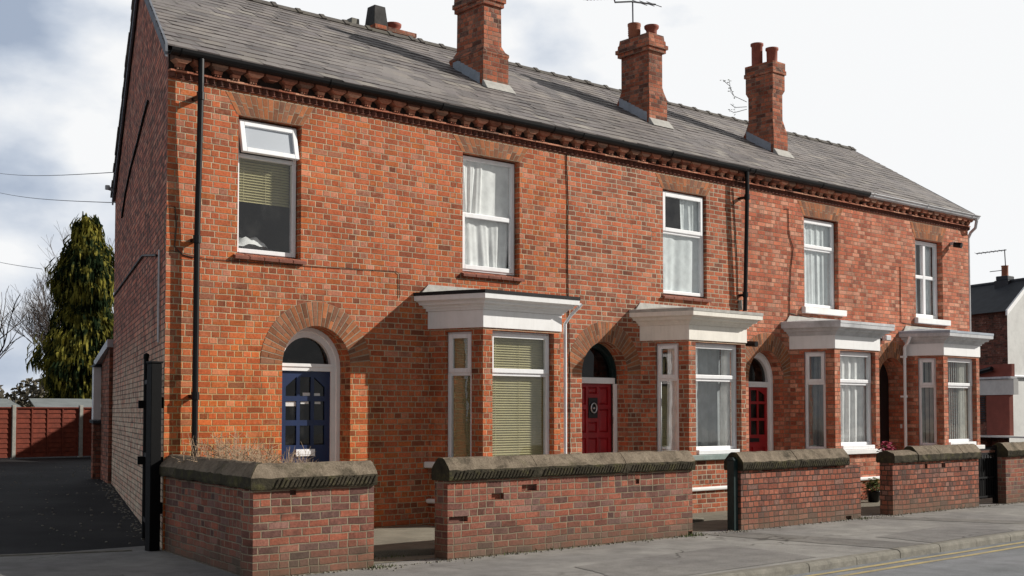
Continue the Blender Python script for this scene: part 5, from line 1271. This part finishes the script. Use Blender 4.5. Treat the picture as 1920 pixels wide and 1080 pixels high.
QA = lambda a, b, z: (Vector((cx - .12, cy - .35, 0)) + sd * b + Vector((-math.sin(A71), math.cos(A71), 0)) * (a + .22) + Vector((0, 0, z)))
def slab(nm, mt, a0, a1, b0, b1, z0, z1):
    m = MB(); m.hexa([QA(a0, b0, z0), QA(a0, b1, z0), QA(a1, b1, z0), QA(a1, b0, z0), QA(a0, b0, z1), QA(a0, b1, z1), QA(a1, b1, z1), QA(a1, b0, z1)]); return m.build(nm, M[mt], t2, recalc=True)
slab('fascia', 'render', -.20, .03, -.15, 4, 2.27, 2.86); slab('ledge', 'greyp', -.20, .12, -.1, 4, 2.88, 2.96)
slab('red_band', 'redpanel', -.20, -.05, .02, 4, 2.962, 3.44)
slab('red_panel', 'redpanel', -.20, -.01, .12, 1.30, .70, 2.268); slab('wall', 'nbrick', -.21, -.03, 1.302, 4, -.1, 2.266)
m = MB()
for k in range(11): z = 1.25 + k * .09; m.hexa([QA(.03, 1.36, z), QA(.03, 1.95, z), QA(-.025, 1.95, z + .03), QA(-.025, 1.36, z + .03), QA(.03, 1.36, z + .02), QA(.03, 1.95, z + .02), QA(-.025, 1.95, z + .05), QA(-.025, 1.36, z + .05)])
m.build('louvre', M['slate_far'], t2, recalc=True)
m = MB(); m.tube([QA(.12, .85, 3.28), QA(.12, 2.6, 2.98)], .09, 10); m.build('vent_pipe', M['black'], t2)
slab('canopy', 'render', -.2, .8, -1.6, 5, .66, .72)
t3 = thing('tv_aerial', 'thin television aerial on the far white building', 'aerial', (q.x, q.y, 7.1))
m = MB(); m.tube([(q.x + .1, q.y, 7.0), (q.x, q.y, 8.15)], .022, 5); m.build('mast', M['alu'], t3)
m = MB(); m.tube([(q.x - .85, q.y + .75, 7.98), (q.x + .05, q.y - .05, 8.13)], .02, 4); m.tube([(q.x - .45, q.y + .4, 7.25), (q.x + .05, q.y, 7.32)], .015, 4)
for k in range(7): f = k / 7; p = Vector((q.x - .85 + f * .85, q.y + .75 - .75 * f, 7.98 + .14 * f)); m.tube([p - Vector((.1, .12, .06)), p + Vector((.1, .12, .06))], .010, 3)
m.build('boom', M['alu'], t3)

# ------------------------------------------------------------------ sky, sun, camera
SUN = Vector((1.70, -1.0, 1.0)).normalized()
w = bpy.data.worlds.new('World'); scene.world = w; w.use_nodes = True; nt = w.node_tree; nt.nodes.clear()
class WN(NT):
    def __init__(s): s.t = nt
N = WN()
outw = nt.nodes.new('ShaderNodeOutputWorld'); bg = nt.nodes.new('ShaderNodeBackground'); bg.inputs[1].default_value = .1
sky = N.n('ShaderNodeTexSky', sky_type='NISHITA', sun_disc=False, sun_elevation=math.asin(SUN.z), sun_rotation=math.atan2(SUN.x, SUN.y), air_density=1.0, dust_density=1.5)
gen = N.n('ShaderNodeTexCoord').outputs['Generated']
sp = N.n('ShaderNodeSeparateXYZ', {0: gen})
mp = N.n('ShaderNodeMapping', {0: gen}); mp.inputs['Scale'].default_value = (1.0, 1.0, 1.9); mp.inputs['Location'].default_value = (.35, .1, .05)
n1 = N.noise(mp.outputs[0], 4.6, 7, .5); n2 = N.noise(mp.outputs[0], 2.3, 3, .5)
cl = N.math('ADD', N.math('MULTIPLY', n1, .65), N.math('MULTIPLY', n2, .35))
az = N.math('ADD', N.math('MULTIPLY', sp.outputs[0], .82), N.math('MULTIPLY', sp.outputs[1], -.50))     # larger towards the sun's side
side = N.rng(az, -.25, .42)
cl2 = N.math('ADD', cl, N.math('MULTIPLY', side, .26))
cloudc = N.ramp(cl2, [(.435, (3.7, 4.4, 5.6)), (.485, (5.3, 5.95, 7.0)), (.535, (7.6, 8.0, 8.6)), (.58, (9.4, 9.5, 9.6))])
cover = N.rng(cl2, .26, .38)
skyc = N.mix(1.0, sky.outputs[0], (1.0, 1.0, 1.0, 1), 'MULTIPLY')
# below the horizon: dull ground haze
colr = N.mix(cover, skyc, cloudc)
dim = N.rng(sp.outputs[2], .42, .75, 1.0, .30)
back = N.rng(sp.outputs[1], -.2, .35, .40, 1.0)
dd = N.math('MULTIPLY', dim, back)
colr = N.mix(1.0, colr, N.n('ShaderNodeCombineXYZ', {0: dd, 1: dd, 2: dd}).outputs[0], 'MULTIPLY')
nt.links.new(colr, bg.inputs[0]); nt.links.new(bg.outputs[0], outw.inputs[0])

sl = bpy.data.lights.new('Sun', 'SUN'); sl.energy = 5.0; sl.angle = R(.5); sl.color = (1.0, .95, .87)
so = bpy.data.objects.new('Sun', sl); COL.objects.link(so); so.location = (20, -20, 20)
so.rotation_euler = SUN.to_track_quat('Z', 'Y').to_euler()

cam = bpy.data.cameras.new('Camera'); cam.sensor_width = 36; cam.lens = 2261.31 / 1920 * 36
cam.shift_y = (679.125 - 540) / 1920; cam.clip_start = .1; cam.clip_end = 3000
co = bpy.data.objects.new('Camera', cam); COL.objects.link(co)
yaw, pit = .8594, .0416
co.location = ((4.6195 - 9.2155) * 1.33, -13.3, 1.6)
fwd = Vector((math.cos(yaw) * math.cos(pit), math.sin(yaw) * math.cos(pit), math.sin(pit)))
co.rotation_euler = fwd.to_track_quat('-Z', 'Y').to_euler()
scene.camera = co
scene.view_settings.view_transform = 'Standard'; scene.view_settings.look = 'None'; scene.view_settings.exposure = 0
scene.cycles.max_bounces = 6; scene.cycles.transparent_max_bounces = 12; scene.cycles.use_denoising = True
